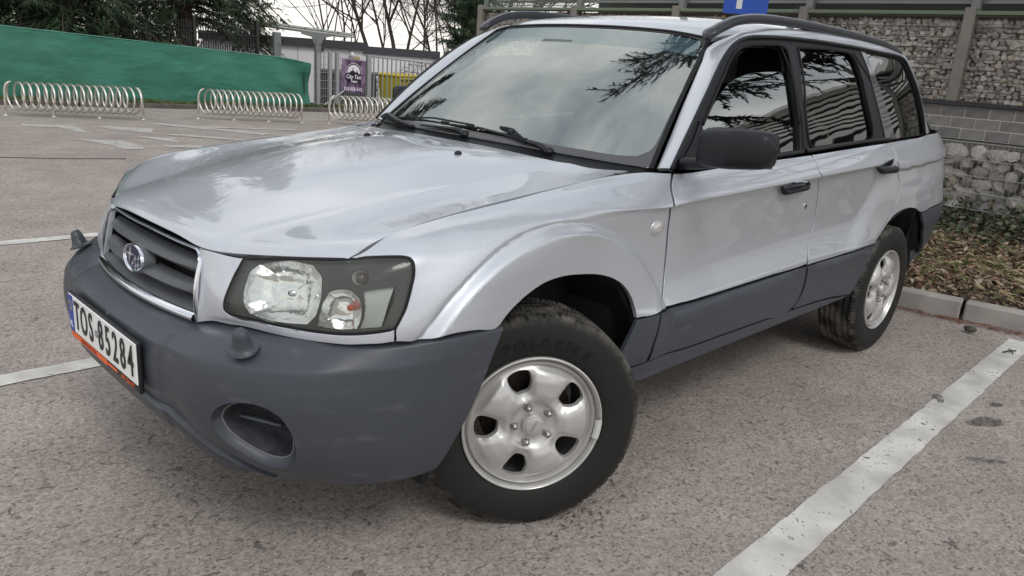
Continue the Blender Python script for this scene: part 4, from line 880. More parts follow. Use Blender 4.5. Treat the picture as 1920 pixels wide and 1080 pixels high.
# ---- wheels
TYRE = mat("tyre_rubber", (.013, .0125, .012), .66, spec=.28, noise=(30, .25), bump=(260, .15, .001))
def tyre_mats():
    """dust lies on the tread and shoulder, in patches"""
    m = TYRE; t, b = nodes(m); N = t.nodes.new; K = t.links.new; c = N("ShaderNodeTexCoord"); s_ = N("ShaderNodeSeparateXYZ"); K(c.outputs["Object"], s_.inputs[0])
    cb_ = N("ShaderNodeCombineXYZ"); K(s_.outputs[0], cb_.inputs[0]); K(s_.outputs[1], cb_.inputs[1]); ln = N("ShaderNodeVectorMath"); ln.operation = 'LENGTH'; K(cb_.outputs[0], ln.inputs[0])
    n = N("ShaderNodeTexNoise"); n.inputs["Scale"].default_value = 11; n.inputs["Detail"].default_value = 8; n.inputs["Roughness"].default_value = .7; K(c.outputs["Object"], n.inputs["Vector"])
    r1 = N("ShaderNodeMapRange"); r1.inputs[1].default_value = .300; r1.inputs[2].default_value = .326; K(ln.outputs["Value"], r1.inputs[0])
    r2 = N("ShaderNodeMapRange"); r2.inputs[1].default_value = .42; r2.inputs[2].default_value = .60; K(n.outputs["Fac"], r2.inputs[0])
    mu = N("ShaderNodeMath"); mu.operation = 'MULTIPLY'; K(r1.outputs[0], mu.inputs[0]); K(r2.outputs[0], mu.inputs[1])
    mx_ = N("ShaderNodeMix"); mx_.data_type = 'RGBA'; K(mu.outputs[0], mx_.inputs[0]); mx_.inputs[6].default_value = (.016, .0157, .015, 1); mx_.inputs[7].default_value = (.12, .11, .095, 1); K(mx_.outputs[2], b.inputs["Base Color"])
    return m
tyre_mats()
DUST = mat("tread_dust", (.075, .070, .062), .8, noise=(24, .6))
RIMM = mat("rim_silver", (.50, .492, .475), .30, .45, .25, noise=(16, .06), bump=(300, .03, .0005))
def tyre_mesh():
    """axis = local z, outer side at +z"""
    n = 480; V = []; F = []
    half = [(.2045, .083), (.210, .091), (.222, .0965), (.240, .1010), (.262, .1025), (.285, .1010), (.303, .0970), (.316, .0905), (.3225, .0850)]
    tread = [(.3255, .081), (.3275, .070), (.3285, .0605), (.3285, .0595), (.3287, .041), (.3288, .0335), (.3288, .0325), (.329, .020), (.329, .0045), (.329, .0035)]
    prof = half + tread; prof = prof + [(r, -z) for r, z in prof[::-1]]
    prof += [(.2045, -.083)][:0]
    m = len(prof)
    for i, (r, z) in enumerate(prof):
        for k in range(n):
            rr = r; az_ = abs(z)
            if .0595 < az_ < .0906 and r > .314:   # shoulder blocks
                kk = (k + (3 if z > 0 else 0)) % 12
                if kk in (0, 1): rr -= .0045
                elif kk in (4, 8): rr -= .0022
            elif az_ < .0595 and r > .32:
                sh = int(az_ * 160) * (1 if z > 0 else -1); kk = (k + sh) % 12
                if kk == 0: rr -= .005
                elif kk in (3, 6, 9): rr -= .0025
                if .0325 <= az_ <= .0335 or az_ <= .0036: rr -= .007
            if .0595 <= az_ <= .0605: rr -= .007
            a = 2 * math.pi * k / n; V.append((rr * math.cos(a), rr * math.sin(a), z))
    for i in range(m - 1):
        for k in range(n): F.append((i * n + k, (i + 1) * n + k, (i + 1) * n + (k + 1) % n, i * n + (k + 1) % n))
    return V, F
def rim_geo():
    """steel disc with five rounded windows, local z outward; plane z=0 at the flange"""
    def hgt(x, y):
        r = math.hypot(x, y); a = math.atan2(y, x)
        pr = np.interp(r, [0, .05, .062, .075, .100, .135, .160, .172, .180], [-.014, -.013, -.010, .002, .006, .004, -.004, -.018, -.022])
        sp = math.cos(5 * (a - math.pi / 2)) # spokes between windows
        w = sst(np.array([(r - .07) / .03]))[0] * sst(np.array([(.172 - r) / .02]))[0]
        return pr - .020 * w * (max(0, -sp) ** .8) + .006 * w * max(0, sp)
    loops = [np.array([(.180 * math.cos(a), .180 * math.sin(a)) for a in np.linspace(0, 2 * math.pi, 90, endpoint=False)])]
    holes = []
    for k in range(5):
        a0 = math.pi / 2 + math.pi / 5 + k * 2 * math.pi / 5
        q = []
        for rr, da in ((.163, -.205), (.168, -.11), (.1695, 0), (.168, .11), (.163, .205), (.150, .235), (.114, .215), (.103, .16), (.099, 0), (.103, -.16), (.114, -.215), (.150, -.235)):
            q.append((rr * math.cos(a0 + da), rr * math.sin(a0 + da)))
        q = resample(np.array(q), .006, 200); holes.append(q)
    h = .007; g = np.arange(-.18, .181, h); X, Y = np.meshgrid(g, g); Q = np.stack([X.ravel(), Y.ravel()], 1); ok = np.hypot(Q[:, 0], Q[:, 1]) < .177
    for l in holes: ok &= ~inpoly(Q, l)
    Q = Q[ok]
    for l in holes: Q = Q[segdist(Q, l) > h * .5]
    al = loops + holes; B = np.concatenate(al); E_ = []; k = 0
    for l in al: E_ += [(k + i, k + (i + 1) % len(l)) for i in range(len(l))]; k += len(l)
    vv, ee, ff, ov, oe, of = delaunay_2d_cdt([Vector(p) for p in np.concatenate([B, Q])], E_, [], 0, 1e-8)
    C_ = np.array([tuple(v) for v in vv]); F = [f for f in ff]; cen = np.array([C_[list(f)].mean(0) for f in F]); ok = np.hypot(cen[:, 0], cen[:, 1]) < .1799
    for l in holes: ok &= ~inpoly(cen, l)
    F = [tuple(f) for f, o_ in zip(F, ok) if o_]
    V = [(x, y, hgt(x, y)) for x, y in C_]
    # edges of windows turned inwards
    inv = {}
    for i, l in enumerate(ov):
        for j in l: inv.setdefault(j, i)
    k = len(loops[0])
    for l in holes:
        idx = [inv[k + i] for i in range(len(l))]; k += len(l); c = l.mean(0); b = len(V); m_ = len(l)
        for i in idx: V.append((V[i][0] + (c[0] - V[i][0]) * .05, V[i][1] + (c[1] - V[i][1]) * .05, V[i][2] - .004))
        for i in idx: V.append((V[i][0] + (c[0] - V[i][0]) * .08, V[i][1] + (c[1] - V[i][1]) * .08, V[i][2] - .014))
        for i in range(m_):
            j = (i + 1) % m_; F.append((idx[j], idx[i], b + i, b + j)); F.append((b + j, b + i, b + m_ + i, b + m_ + j))
    F = [f if np.cross(np.array(V[f[1]]) - V[f[0]], np.array(V[f[2]]) - V[f[0]])[2] >= 0 or len(f) == 4 else f[::-1] for f in F]
    return V, F
TV, TF = tyre_mesh(); RV, RF = rim_geo()
def smooth_mesh(name, V, F, mats, auto=None):
    me = bpy.data.meshes.new(name); me.from_pydata([tuple(map(float, v)) for v in V], [], F)
    for q in mats: me.materials.append(q)
    me.polygons.foreach_set("use_smooth", [True] * len(me.polygons))
    if auto: me.set_sharp_from_angle(angle=math.radians(auto))
    me.update(); return me
tyre_me = smooth_mesh("tyre", TV, TF, [TYRE, DUST], 32)
mi = [0] * len(tyre_me.polygons); random.seed(3)
for p in tyre_me.polygons:
    c = p.center; r = math.hypot(c.x, c.y)
    if r > .3265 and abs(c.z) < .0605: mi[p.index] = 0
tyre_me.polygons.foreach_set("material_index", mi)
rim_me = smooth_mesh("rim", RV, RF, [RIMM], 50)
fl = MB(); fl.lathe([(.180, -.022), (.1815, -.012), (.186, -.006), (.190, -.012), (.1925, -.020), (.196, -.010), (.199, .000), (.203, .0035), (.2065, .002), (.2075, -.004), (.206, -.012)], 120)
flange_me = smooth_mesh("rim_flange", fl.V, fl.F, [RIMM], 50)
bw = MB(); bw.lathe([(.186, -.02), (.183, -.06), (.175, -.09), (.170, -.17)], 64); barrel_me = smooth_mesh("rim_barrel", bw.V, [f[::-1] for f in bw.F], [mat("rim_inside", (.10, .095, .09), .6, .3)])
bd = MB(); bd.lathe([(.0, -.045), (.07, -.045), (.075, -.060), (.135, -.060), (.135, -.085), (.05, -.085)], 48); disc_me = smooth_mesh("brake_disc", bd.V, bd.F, [mat("brake_iron", (.05, .04, .035), .5, .7, noise=(30, .5))], 30)
cp = MB(); cp.lathe([(.0, .012), (.022, .012), (.025, .0105), (.026, .007), (.030, .006), (.033, .002), (.034, -.013)], 40); cap_me = smooth_mesh("centre_cap", cp.V, cp.F, [RIMM], 30)
ln_ = MB(); ln_.lathe([(.0, .020), (.004, .020), (.0075, .017), (.0085, .013), (.0095, .012), (.0095, .0), (.012, -.001), (.0125, -.012)], 12); nut_me = smooth_mesh("lug_nut", ln_.V, ln_.F, [mat("nut_steel", (.32, .31, .30), .3, .9)], 30)
lt_me = None
def arc_text(s, size, r, a0, z, ext, bold=0.0, xs=1.0, track=1.15):
    V = []; F = []; a = a0
    for ch in s:
        if ch == ' ': a -= size * .45 / r; continue
        v, f = text_geo(ch, size, ext, xs, bold); w = (max(p[0] for p in v) - min(p[0] for p in v))
        a -= w / 2 / r; b = len(V)
        for x, y, zz in v:
            an = a - x / r; rr = r + y; V.append((rr * math.cos(an), rr * math.sin(an), z + zz - (rr - .262) ** 2 * 2.2))
        F += [tuple(i + b for i in q) for q in f]; a -= w / 2 / r + size * .16 * track / r
    return V, F
def wheel(x, y, steer, spin, sy, camber=0.0, lettering=False):
    w = bpy.data.objects.new("wheel", None); COL.objects.link(w); w.empty_display_size = .1; w.parent = car; w.matrix_parent_inverse = Matrix.Translation((-1.26, 0, 0))
    R = Matrix.Rotation(steer, 4, 'Z') @ (Matrix.Rotation(math.pi / 2, 4, 'X') if sy > 0 else Matrix.Rotation(-math.pi / 2, 4, 'X'))
    if camber: R = Matrix.Rotation(steer, 4, 'Z') @ Matrix.Rotation(camber, 4, 'X') @ Matrix.Rotation(math.pi / 2, 4, 'X')
    M = Matrix.Translation((x, y, .3265)) @ R; w.matrix_basis = M
    Z = Matrix.Rotation(spin, 4, 'Z')
    def sub(me, name, T=Matrix.Identity(4)):
        o = bpy.data.objects.new(name, me); COL.objects.link(o); o.parent = w; o.matrix_basis = Z @ T; return o
    t_ = sub(tyre_me, "tyre"); f0 = Matrix.Translation((0, 0, .094))
    sub(rim_me, "rim", f0 @ Matrix.Rotation(math.radians(0), 4, 'Z')); sub(flange_me, "rim_flange", f0); sub(barrel_me, "rim_barrel", f0); sub(disc_me, "brake_disc", f0 @ Matrix.Translation((0, 0, -.02))); sub(cap_me, "centre_cap", f0 @ Matrix.Translation((0, 0, -.002)))
    for k in range(5):
        a = math.pi / 2 + math.pi / 5 + k * 2 * math.pi / 5; sub(nut_me, "lug_nut", f0 @ Matrix.Translation((.055 * math.cos(a), .055 * math.sin(a), -.008)))
    if lettering:
        Vt, Ft = arc_text("POLARIS 5", .036, .250, math.radians(114.5), .1035, .0009, bold=.0018, xs=1.25)
        me = smooth_mesh("sidewall_lettering", Vt, Ft, [mat("raised_rubber", (.006, .006, .007), .3)]); o = sub(me, "sidewall_lettering"); o.matrix_basis = Matrix.Rotation(-0.0, 4, 'Z')
        Vt, Ft = text_geo("SUBARU", .0085, .0004, 1.2); me = smooth_mesh("cap_lettering", Vt, Ft, [mat("cap_ink", (.2, .2, .2), .4)]); o = sub(me, "cap_lettering", f0 @ Matrix.Translation((0, 0, .0105)) @ Matrix.Rotation(math.radians(80), 4, 'Z'))
        # white balance weight clipped to the flange
        mb = MB()
        for k in range(8):
            a0_, a1_ = math.radians(-15 + k * 2.2), math.radians(-15 + (k + 1) * 2.2)
            mb.add([(rr * math.cos(aa), rr * math.sin(aa), .094 + zz) for aa in (a0_, a1_) for rr, zz in ((.188, -.004), (.190, .0065), (.200, .009), (.206, .006))], [(0, 4, 5, 1), (1, 5, 6, 2), (2, 6, 7, 3)])
        me = smooth_mesh("balance_weight", mb.V, mb.F, [mat("weight_grey", (.5, .5, .48), .4)]); o = bpy.data.objects.new("balance_weight", me); COL.objects.link(o); o.parent = w
    return w
wheel(0, -.7475, math.radians(-30), math.radians(-17), 1, math.radians(0), True)
wheel(0, .7475, math.radians(-28), .4, -1)
wheel(2.525, -.7425, 0, math.radians(-22), 1); wheel(2.525, .7425, 0, .9, -1)
# ---- wheel arch liners
def liner(cx, r, rf, a0_=0.):
    V = []; F = []; n = 28
    for i in range(n + 1):
        a = a0_ + (math.pi - a0_) * i / n; rr = r * (1 + .012 * math.sin(i * 2.1)) * (1 - rf * (a > 2.2))
        for k, yy in enumerate((-.80 + .03 * (abs(a - 1.57) < 1.2) * -1, -.78, -.70, -.55)):
            V.append((cx + rr * math.cos(a), yy, .325 + rr * math.sin(a)))
    for i in range(n):
        for k in range(3): a = i * 4 + k; F.append((a, a + 1, a + 5, a + 4))
    b = len(V); V += [(cx - r, -.55, .25), (cx + r, -.55, .25), (cx + r, -.55, .325 + r), (cx - r, -.55, .325 + r)]; F.append((b, b + 1, b + 2, b + 3))
    both("arch_liner", car, MB().add(V, F), LINER, True, None)
liner(.015, .455, .12); liner(2.53, .445, .0, .12)
# liner flange clips behind the front wheel
mb = MB(); mb.tube([Vector((.455, -.80, .56)), Vector((.445, -.815, .50)), Vector((.43, -.815, .42)), Vector((.41, -.81, .36))], [.016, .02, .02, .012], 8, flat=.5)
for zz in (.52, .45): mb.lathe([(0, .010), (.010, .009), (.012, 0)], 12, (.440, -.825, zz), Matrix.Rotation(math.pi / 2, 3, 'X'))
both("liner_flange", car, mb, RUBBER)
# ---- suspension hint and interior
MB().tube([Vector((0, -.62, .33)), Vector((0, .62, .33))], .035, 10).out("front_axle", car, DARK)
MB().tube([Vector((2.525, -.62, .33)), Vector((2.525, .62, .33))], .035, 10).out("rear_axle", car, DARK)
mb = MB(); mb.box((1.85, 0, .42), (2.9, 1.5, .04)); mb.box((.42, 0, .72), (.06, 1.45, .56)); mb.out("cabin_floor", car, INTER)
V = []; F = []
for i in range(25):
    y = -.74 + 1.48 * i / 24; hump = .03 * math.exp(-((y + .38) / .17) ** 2)
    V += [(.50, y, .985), (.62, y, .985 + hump * .6), (.80, y, .975 + hump), (.90, y, .93 + hump * .5), (.88, y, .60)]
for i in range(24):
    for k in range(4): a = i * 5 + k; F.append((a, a + 5, a + 6, a + 1))
part("dashboard", car, V, F, INTER, True, 60)
sw = MB(); Mw = frame((1.0, -.38, .93), (0, -1, 0), (.87, 0, .42)); sw.tube([Mw @ Vector((.185 * math.cos(a), .185 * math.sin(a), 0)) for a in np.linspace(0, 2 * math.pi, 36, endpoint=False)], .014, 8, closed=True)
sw.box(Mw @ Vector((0, 0, -.02)), (.04, .14, .12), bev=.02); sw.tube([Mw @ Vector((-.18, 0, 0)), Mw @ Vector((.18, 0, 0))], .012, 6); sw.tube([Mw @ Vector((0, 0, 0)), Mw @ Vector((0, -.18, 0))], .012, 6)
sw.out("steering_wheel", car, BLACKP)
for yy in (-.38, .38):
    st = MB(); st.box((1.42, yy, .66), (.52, .50, .16), bev=.06); st.box((1.72, yy, .98), (.14, .48, .62), bev=.06, R=Matrix.Rotation(-.18, 3, 'Y') ); so = st.out("front_seat", car, CLOTH, True, 60)
    hd = MB(); hd.box((1.80, yy, 1.36), (.09, .26, .17), bev=.04); hd.out("headrest", so, CLOTH, True, 60)
rs_ = MB(); rs_.box((2.25, 0, .66), (.5, 1.3, .16), bev=.05); rs_.box((2.50, 0, .98), (.14, 1.3, .60), bev=.05, R=Matrix.Rotation(-.2, 3, 'Y')); rs_.out("rear_seat", car, CLOTH, True, 60)
V, T, N = panel_geo(roof, [(.1, -3.6), (.1, 3.6), (7, 3.6), (7, -3.6)], h=.08, off=-.035, th=0); part("headliner", car, V, T, mat("headliner", (.10, .10, .10), .9), N=N)
V, T, N = panel_geo(cabin, [tuple(p) for p in fo] + [(6.6, 0), (3, 0), (1.5, 0)], h=.04, off=-.045, th=0, holes=(w1, w2, w3))
for sd in (0, 1):
    if sd: V, T, N = flipy(V, T, N)
    part("pillar_lining", car, V, T, mat("pillar_lining", (.05, .05, .052), .8), N=N)
# ---- tailgate and back end (turned away from the camera)
V = []; F = []
rows = [(1.470, 2.93, .575), (1.33, 3.02, .615), (1.20, 3.12, .655), (1.10, 3.20, .695), (1.095, 3.50, .56)]
for z, x, hw in rows[:4]:
    for k in range(13):
        t = -1 + k / 6; V.append((x + .10 * (1 - t ** 2), hw * t, z + .01))
for i in range(3):
    for k in range(12): a = i * 13 + k; F.append((a, a + 1, a + 14, a + 13))
tg = part("tailgate", car, V, F, SILVER, True, 60)
V = []; F = []
for i in range(13):
    t = -1 + i / 6; V += [(3.30 - .10 * t * t, .695 * t, 1.115), (3.49 + .02 - .06 * t * t * (abs(t) > .9), .66 * t, 1.10), (3.53, .6 * t, .72)]
for i in range(12):
    for k in range(2): a = i * 3 + k; F.append((a, a + 1, a + 4, a + 3))
part("tailgate_lower", tg, V, F, SILVER, True, 60)
both("tail_light", quarter, MB().box((3.49, -.58, .97), (.04, .10, .26), bev=.015, R=Matrix.Rotation(.25, 3, 'Z')), mat("tail_red", (.35, .02, .015), .15, 0, 1))

# ================================================================== setting
rnd = random.Random(11)
def structure(o): o["kind"] = "structure"; return o
def stuff(o): o["kind"] = "stuff"; return o
def asphalt_mat():
    m = mat("asphalt", (.2, .19, .18), .85); t, b = nodes(m); N = t.nodes.new; K = t.links.new
    c = N("ShaderNodeTexCoord")
    def noise(s, d=5, r=.6, v=None, dist=0):
        n = N("ShaderNodeTexNoise"); n.inputs["Scale"].default_value = s; n.inputs["Detail"].default_value = d; n.inputs["Roughness"].default_value = r; n.inputs["Distortion"].default_value = dist; K(v or c.outputs["Object"], n.inputs["Vector"]); return n
    def mr(a, i0, i1, o0, o1):
        n = N("ShaderNodeMapRange"); n.inputs[1].default_value = i0; n.inputs[2].default_value = i1; n.inputs[3].default_value = o0; n.inputs[4].default_value = o1; K(a, n.inputs[0]); return n.outputs[0]
    def mul(a, b_):
        n = N("ShaderNodeMath"); n.operation = 'MULTIPLY'; K(a, n.inputs[0]); K(b_, n.inputs[1]); return n.outputs[0]
    big = noise(.55, 6, .65); mid_ = noise(2.6, 6, .65); fine = noise(55, 4, .7)
    v = N("ShaderNodeTexVoronoi"); v.inputs["Scale"].default_value = 112; K(c.outputs["Object"], v.inputs["Vector"])
    base = N("ShaderNodeValToRGB"); e = base.color_ramp.elements; e[0].position = .3; e[0].color = (.295, .258, .230, 1); e[1].position = .7; e[1].color = (.40, .352, .316, 1); K(mid_.outputs["Fac"], base.inputs[0])
    stone = N("ShaderNodeSeparateColor"); K(v.outputs["Color"], stone.inputs[0])
    f = mul(mul(mr(stone.outputs[0], 0, 1, .76, 1.20), mr(fine.outputs["Fac"], .3, .7, .80, 1.15)), mr(big.outputs["Fac"], .3, .7, .82, 1.12))
    # dark pits between the chippings, in short curved strokes
    mp = N("ShaderNodeMapping"); mp.inputs["Scale"].default_value = (1, 1.9, 1); mp.inputs["Rotation"].default_value = (0, 0, .75); K(c.outputs["Object"], mp.inputs[0])
    w = noise(38, 3, .55, mp.outputs[0], 1.6); pit = mr(w.outputs["Fac"], .585, .63, 1, .45)
    w2 = noise(13, 4, .6, None, 1.2); pit2 = mr(w2.outputs["Fac"], .645, .68, 1, .45)
    f = mul(mul(f, pit), pit2)
    sc = N("ShaderNodeVectorMath"); sc.operation = 'SCALE'; K(base.outputs[0], sc.inputs[0]); K(f, sc.inputs["Scale"])
    K(sc.outputs[0], b.inputs["Base Color"])
    bp = N("ShaderNodeBump"); bp.inputs["Strength"].default_value = .40; bp.inputs["Distance"].default_value = .003
    h = mul(mr(v.outputs["Distance"], 0, .6, 1, .3), pit); K(h, bp.inputs["Height"]); K(bp.outputs[0], b.inputs["Normal"])
    return m
ASPH = asphalt_mat()
# ground: one sheet, dropping beyond the boundary fence and behind the gabion wall
def gz(x, y):
    d = y - (15.1 - .14 * (x - 2)); z = 0 if d < 0 else -1.6 * min(1, d / 3.0)
    return z
xs = sorted(set(list(np.arange(-30, 40, 2.5)) + [-300, -150, -80, -50, 60, 100, 180, 300])); ys = sorted(set([-300, -150, -80, -50, -30, -15, -5, 0, 5, 9] + list(np.arange(11, 20, .5)) + [25, 35, 50, 80, 150, 300]))
V = [(x, y, gz(x, y)) for y in ys for x in xs]; F = []
for j in range(len(ys) - 1):
    for i in range(len(xs) - 1): a = j * len(xs) + i; F.append((a, a + 1, a + len(xs) + 1, a + len(xs)))
structure(mesh("asphalt_ground", V, F, ASPH))
# ---- painted bay lines
def paint_mat2(name, cov, worn):
    m = mat(name, (.62, .60, .56), .75); t, b = nodes(m); N = t.nodes.new; K = t.links.new; c = N("ShaderNodeTexCoord")
    n = N("ShaderNodeTexNoise"); n.inputs["Scale"].default_value = 62; n.inputs["Detail"].default_value = 6; n.inputs["Distortion"].default_value = 1.0; K(c.outputs["Object"], n.inputs["Vector"])
    n3 = N("ShaderNodeTexNoise"); n3.inputs["Scale"].default_value = 5; n3.inputs["Detail"].default_value = 6; K(c.outputs["Object"], n3.inputs["Vector"])
    a = N("ShaderNodeMath"); a.operation = 'MULTIPLY_ADD'; K(n3.outputs["Fac"], a.inputs[0]); a.inputs[1].default_value = worn; K(n.outputs["Fac"], a.inputs[2])
    r = N("ShaderNodeMapRange"); r.inputs[1].default_value = cov; r.inputs[2].default_value = cov + .05; r.inputs[3].default_value = 1; r.inputs[4].default_value = 0; K(a.outputs[0], r.inputs[0]); K(r.outputs[0], b.inputs["Alpha"])
    rc = N("ShaderNodeValToRGB"); e = rc.color_ramp.elements; e[0].position = .3; e[0].color = (.42, .405, .38, 1); e[1].position = .62; e[1].color = (.68, .665, .63, 1); K(n3.outputs["Fac"], rc.inputs[0]); K(rc.outputs[0], b.inputs["Base Color"])
    return m
PL1 = paint_mat2("line_paint", .825, .35); PL2 = paint_mat2("worn_line_paint", .735, .45)
def sheet(name, pts, m, z=.004, rag=.0018, step=.05):
    """flat painted shape with a slightly ragged edge"""
    P = []
    for i, p in enumerate(pts):
        q = pts[(i + 1) % len(pts)]; L_ = math.dist(p, q); k = max(1, int(L_ / step))
        for j in range(k):
            t = j / k; P.append((p[0] + (q[0] - p[0]) * t + rnd.gauss(0, rag), p[1] + (q[1] - p[1]) * t + rnd.gauss(0, rag), z))
    o = mesh(name, P, [tuple(range(len(P)))], m, smooth=False); return o
structure(sheet("bay_line", [(-4.2, -1.505), (.36, -1.455), (3.27, -1.385), (3.47, -1.382), (3.45, -1.262), (.19, -1.322), (-4.2, -1.375)], PL1))
structure(sheet("bay_line", [(-4.2, 1.055), (3.4, 1.045), (3.4, 1.155), (-4.2, 1.165)], PL1))
structure(sheet("bay_line", [(-3.4, 3.33), (3.4, 3.27), (3.4, 3.38), (-3.4, 3.44)], PL1))
structure(sheet("bay_line", [(-4, -3.9), (3.4, -3.78), (3.4, -3.66), (-4, -3.78)], PL1))
for q in ([(1.35, 10.35), (1.95, 10.0), (1.95, 9.25), (1.75, 9.3), (1.72, 9.85), (1.35, 10.1)], [(1.5, 8.5), (2.05, 8.3), (2.0, 7.5), (1.75, 7.5), (1.7, 8.1)], [(2.25, 10.0), (2.9, 9.6), (2.65, 9.05), (2.3, 9.5)], [(2.35, 8.7), (2.75, 8.45), (2.6, 8.0), (2.45, 8.2)],
          [(3.0, 10.35), (3.3, 10.3), (4.3, 8.8), (4.1, 8.65)], [(2.3, 7.75), (2.75, 7.6), (2.65, 7.42), (2.28, 7.55)], [(3.5, 9.9), (5.0, 9.3), (5.0, 9.2), (3.5, 9.75)], [(2.9, 8.9), (3.8, 7.9), (3.7, 7.8), (2.75, 8.8)]):
    _zz = globals().get('_zz', .004) + .0007; structure(sheet("worn_marking", q, PL2, z=_zz, rag=.02, step=.15))
# expansion joint across the lane, oil and damp stains
STAIN = mat("damp_stain", (.07, .062, .056), .5)
_t, _b = nodes(STAIN); _N = _t.nodes.new; _c = _N("ShaderNodeTexCoord"); _n = _N("ShaderNodeTexNoise"); _n.inputs["Scale"].default_value = 60; _n.inputs["Detail"].default_value = 6; _t.links.new(_c.outputs["Object"], _n.inputs["Vector"]); _r = _N("ShaderNodeMapRange"); _r.inputs[1].default_value = .35; _r.inputs[2].default_value = .65; _r.inputs[3].default_value = .15; _r.inputs[4].default_value = .75; _t.links.new(_n.outputs["Fac"], _r.inputs[0]); _t.links.new(_r.outputs[0], _b.inputs["Alpha"]); JOINT = mat("tar_joint", (.05, .047, .045), .8)
o = MB(); o.tube([(-3.5 + .25 * k + rnd.gauss(0, .02), 8.55 - .37 * (k * .25) + rnd.gauss(0, .02), -.004) for k in range(21)], .012, 5); structure(o.out("tar_joint", None, JOINT))
def blob(name, x, y, rx, ry, rot, m, z=.006, n=22):
    ph = [rnd.uniform(0, 6.28) for _ in range(3)]; P = []
    for k in range(n):
        a = 2 * math.pi * k / n; r = 1 + .16 * math.sin(2 * a + ph[0]) + .12 * math.sin(3 * a + ph[1]) + .07 * math.sin(7 * a + ph[2]); X, Y = rx * r * math.cos(a), ry * r * math.sin(a)
        P.append((x + X * math.cos(rot) - Y * math.sin(rot), y + X * math.sin(rot) + Y * math.cos(rot), z))
    return structure(mesh(name, P, [tuple(range(n))], m, smooth=False))
blob("damp_stain", 2.02, -1.515, .085, .045, -.6, STAIN); blob("damp_stain", 2.27, -1.49, .04, .018, -.5, STAIN); blob("damp_stain", 1.62, -1.62, .07, .018, -.9, STAIN); blob("damp_stain", 2.12, -1.30, .05, .022, .3, STAIN, .008)
MUD = mat("dried_mud", (.12, .085, .065), .9, noise=(60, .5))
# ---- loose grit and needles on the asphalt (nobody could count them)
def scatter(name, n, area, size, m, zf=lambda x, y: .004, shape='twig', avoid=None, seed=1):
    r = random.Random(seed); V = []; F = []
    for _ in range(n):
        x, y = area(r)
        s = size[0] + (size[1] - size[0]) * r.random() ** 2; a = r.uniform(0, 6.28); z = zf(x, y); b = len(V); ca, sa = math.cos(a), math.sin(a)
        if shape == 'twig':
            w = s * .10; cv = r.uniform(-.3, .3) * s
            for t, ww in ((-1, .3), (0, 1), (1, .3)):
                X, Y = t * s, cv * (1 - t * t); V += [(x + X * ca - (Y + w * ww) * sa, y + X * sa + (Y + w * ww) * ca, z + .001), (x + X * ca - (Y - w * ww) * sa, y + X * sa + (Y - w * ww) * ca, z + .001), (x + X * ca - Y * sa, y + X * sa + Y * ca, z + s * .14)]
            for k in (0, 3): F += [(b + k, b + k + 3, b + k + 5, b + k + 2), (b + k + 2, b + k + 5, b + k + 4, b + k + 1)]
        else:
            k = 5
            for j in range(k):
                an = a + j * 2 * math.pi / k; rr = s * r.uniform(.6, 1); V.append((x + rr * math.cos(an), y + rr * math.sin(an), z))
            V.append((x, y, z + s * .7)); F += [(b + j, b + (j + 1) % k, b + k) for j in range(k)]
    return stuff(mesh(name, V, F, m, smooth=False))
DEB = mat("dry_debris", (.045, .036, .028), .9, noise=(3, .5))
near = lambda r: (r.uniform(-1.6, 3.5), r.uniform(-2.6, 4.5))
scatter("asphalt_debris", 900, near, (.004, .014), DEB, shape='twig', seed=5)
scatter("asphalt_grit", 700, near, (.002, .006), mat("grit", (.26, .25, .23), .9, noise=(5, .4)), shape='grit', seed=6)
scatter("fallen_needles", 1700, lambda r: ((lambda y: (3.52 - .17 * (y + .64) - abs(r.gauss(0, .035)) - .01, y))(r.uniform(-3, 2.6))), (.010, .03), mat("rust_needles", (.16, .055, .025), .9, noise=(9, .4)), zf=lambda x, y: .004 + rnd.random() * .012, seed=7)
scatter("mud_crumbs", 110, lambda r: (.12 + r.gauss(0, .10), -.90 + r.gauss(0, .035)), (.002, .007), MUD, shape='grit', seed=8)
tag(MB().tube([(3.12, -1.31, .010), (3.17, -1.335, .015), (3.21, -1.35, .010)], .004, 6).tube([(3.17, -1.335, .016), (3.215, -1.315, .010)], .003, 5).tube([(3.17, -1.335, .016), (3.135, -1.355, .010)], .003, 5).out("fallen_twig", None, DEB), "small dark forked twig lying across the far end of the bay line", "twig")
tag(MB().tube([(1.75, -1.92, .008), (1.62, -1.97, .012), (1.50, -1.97, .010), (1.40, -2.01, .008)], .003, 5).out("fallen_twig", None, DEB), "thin curved twig on the asphalt near the right edge", "twig")
tag(MB().sphere((3.36, -1.08, .025), .028, 8, (1, 1.3, .7)).out("soil_clod", None, mat("soil", (.06, .06, .045), .95, noise=(40, .4)), True, None), "small dark clod of soil at the foot of the near kerb", "clod")
# ---- kerb of the planting bed
KERB = mat("kerb_concrete", (.33, .305, .28), .85, noise=(7, .18, 8), bump=(180, .35, .002))
kerb = thing("bed_kerb", "grey concrete kerb edging the leaf covered bed behind the car", "kerb", (3.6, -1, 0))
def kx(y): return 3.585 - .17 * (min(y, 1.0) + .96)
for k in range(-4, 7):
    y0 = -.953 + k * 1.0; y1 = y0 + .996; a = math.atan2(kx(y1) - kx(y0), y1 - y0); cx, cy = (kx(y0) + kx(y1)) / 2, (y0 + y1) / 2
    if cy > 5.5 or cy < -5: continue
    MB().box((cx + .05, cy, .055), (.11, .996, .13), rz=-a, bev=.010).out("kerb_stone", kerb, KERB)
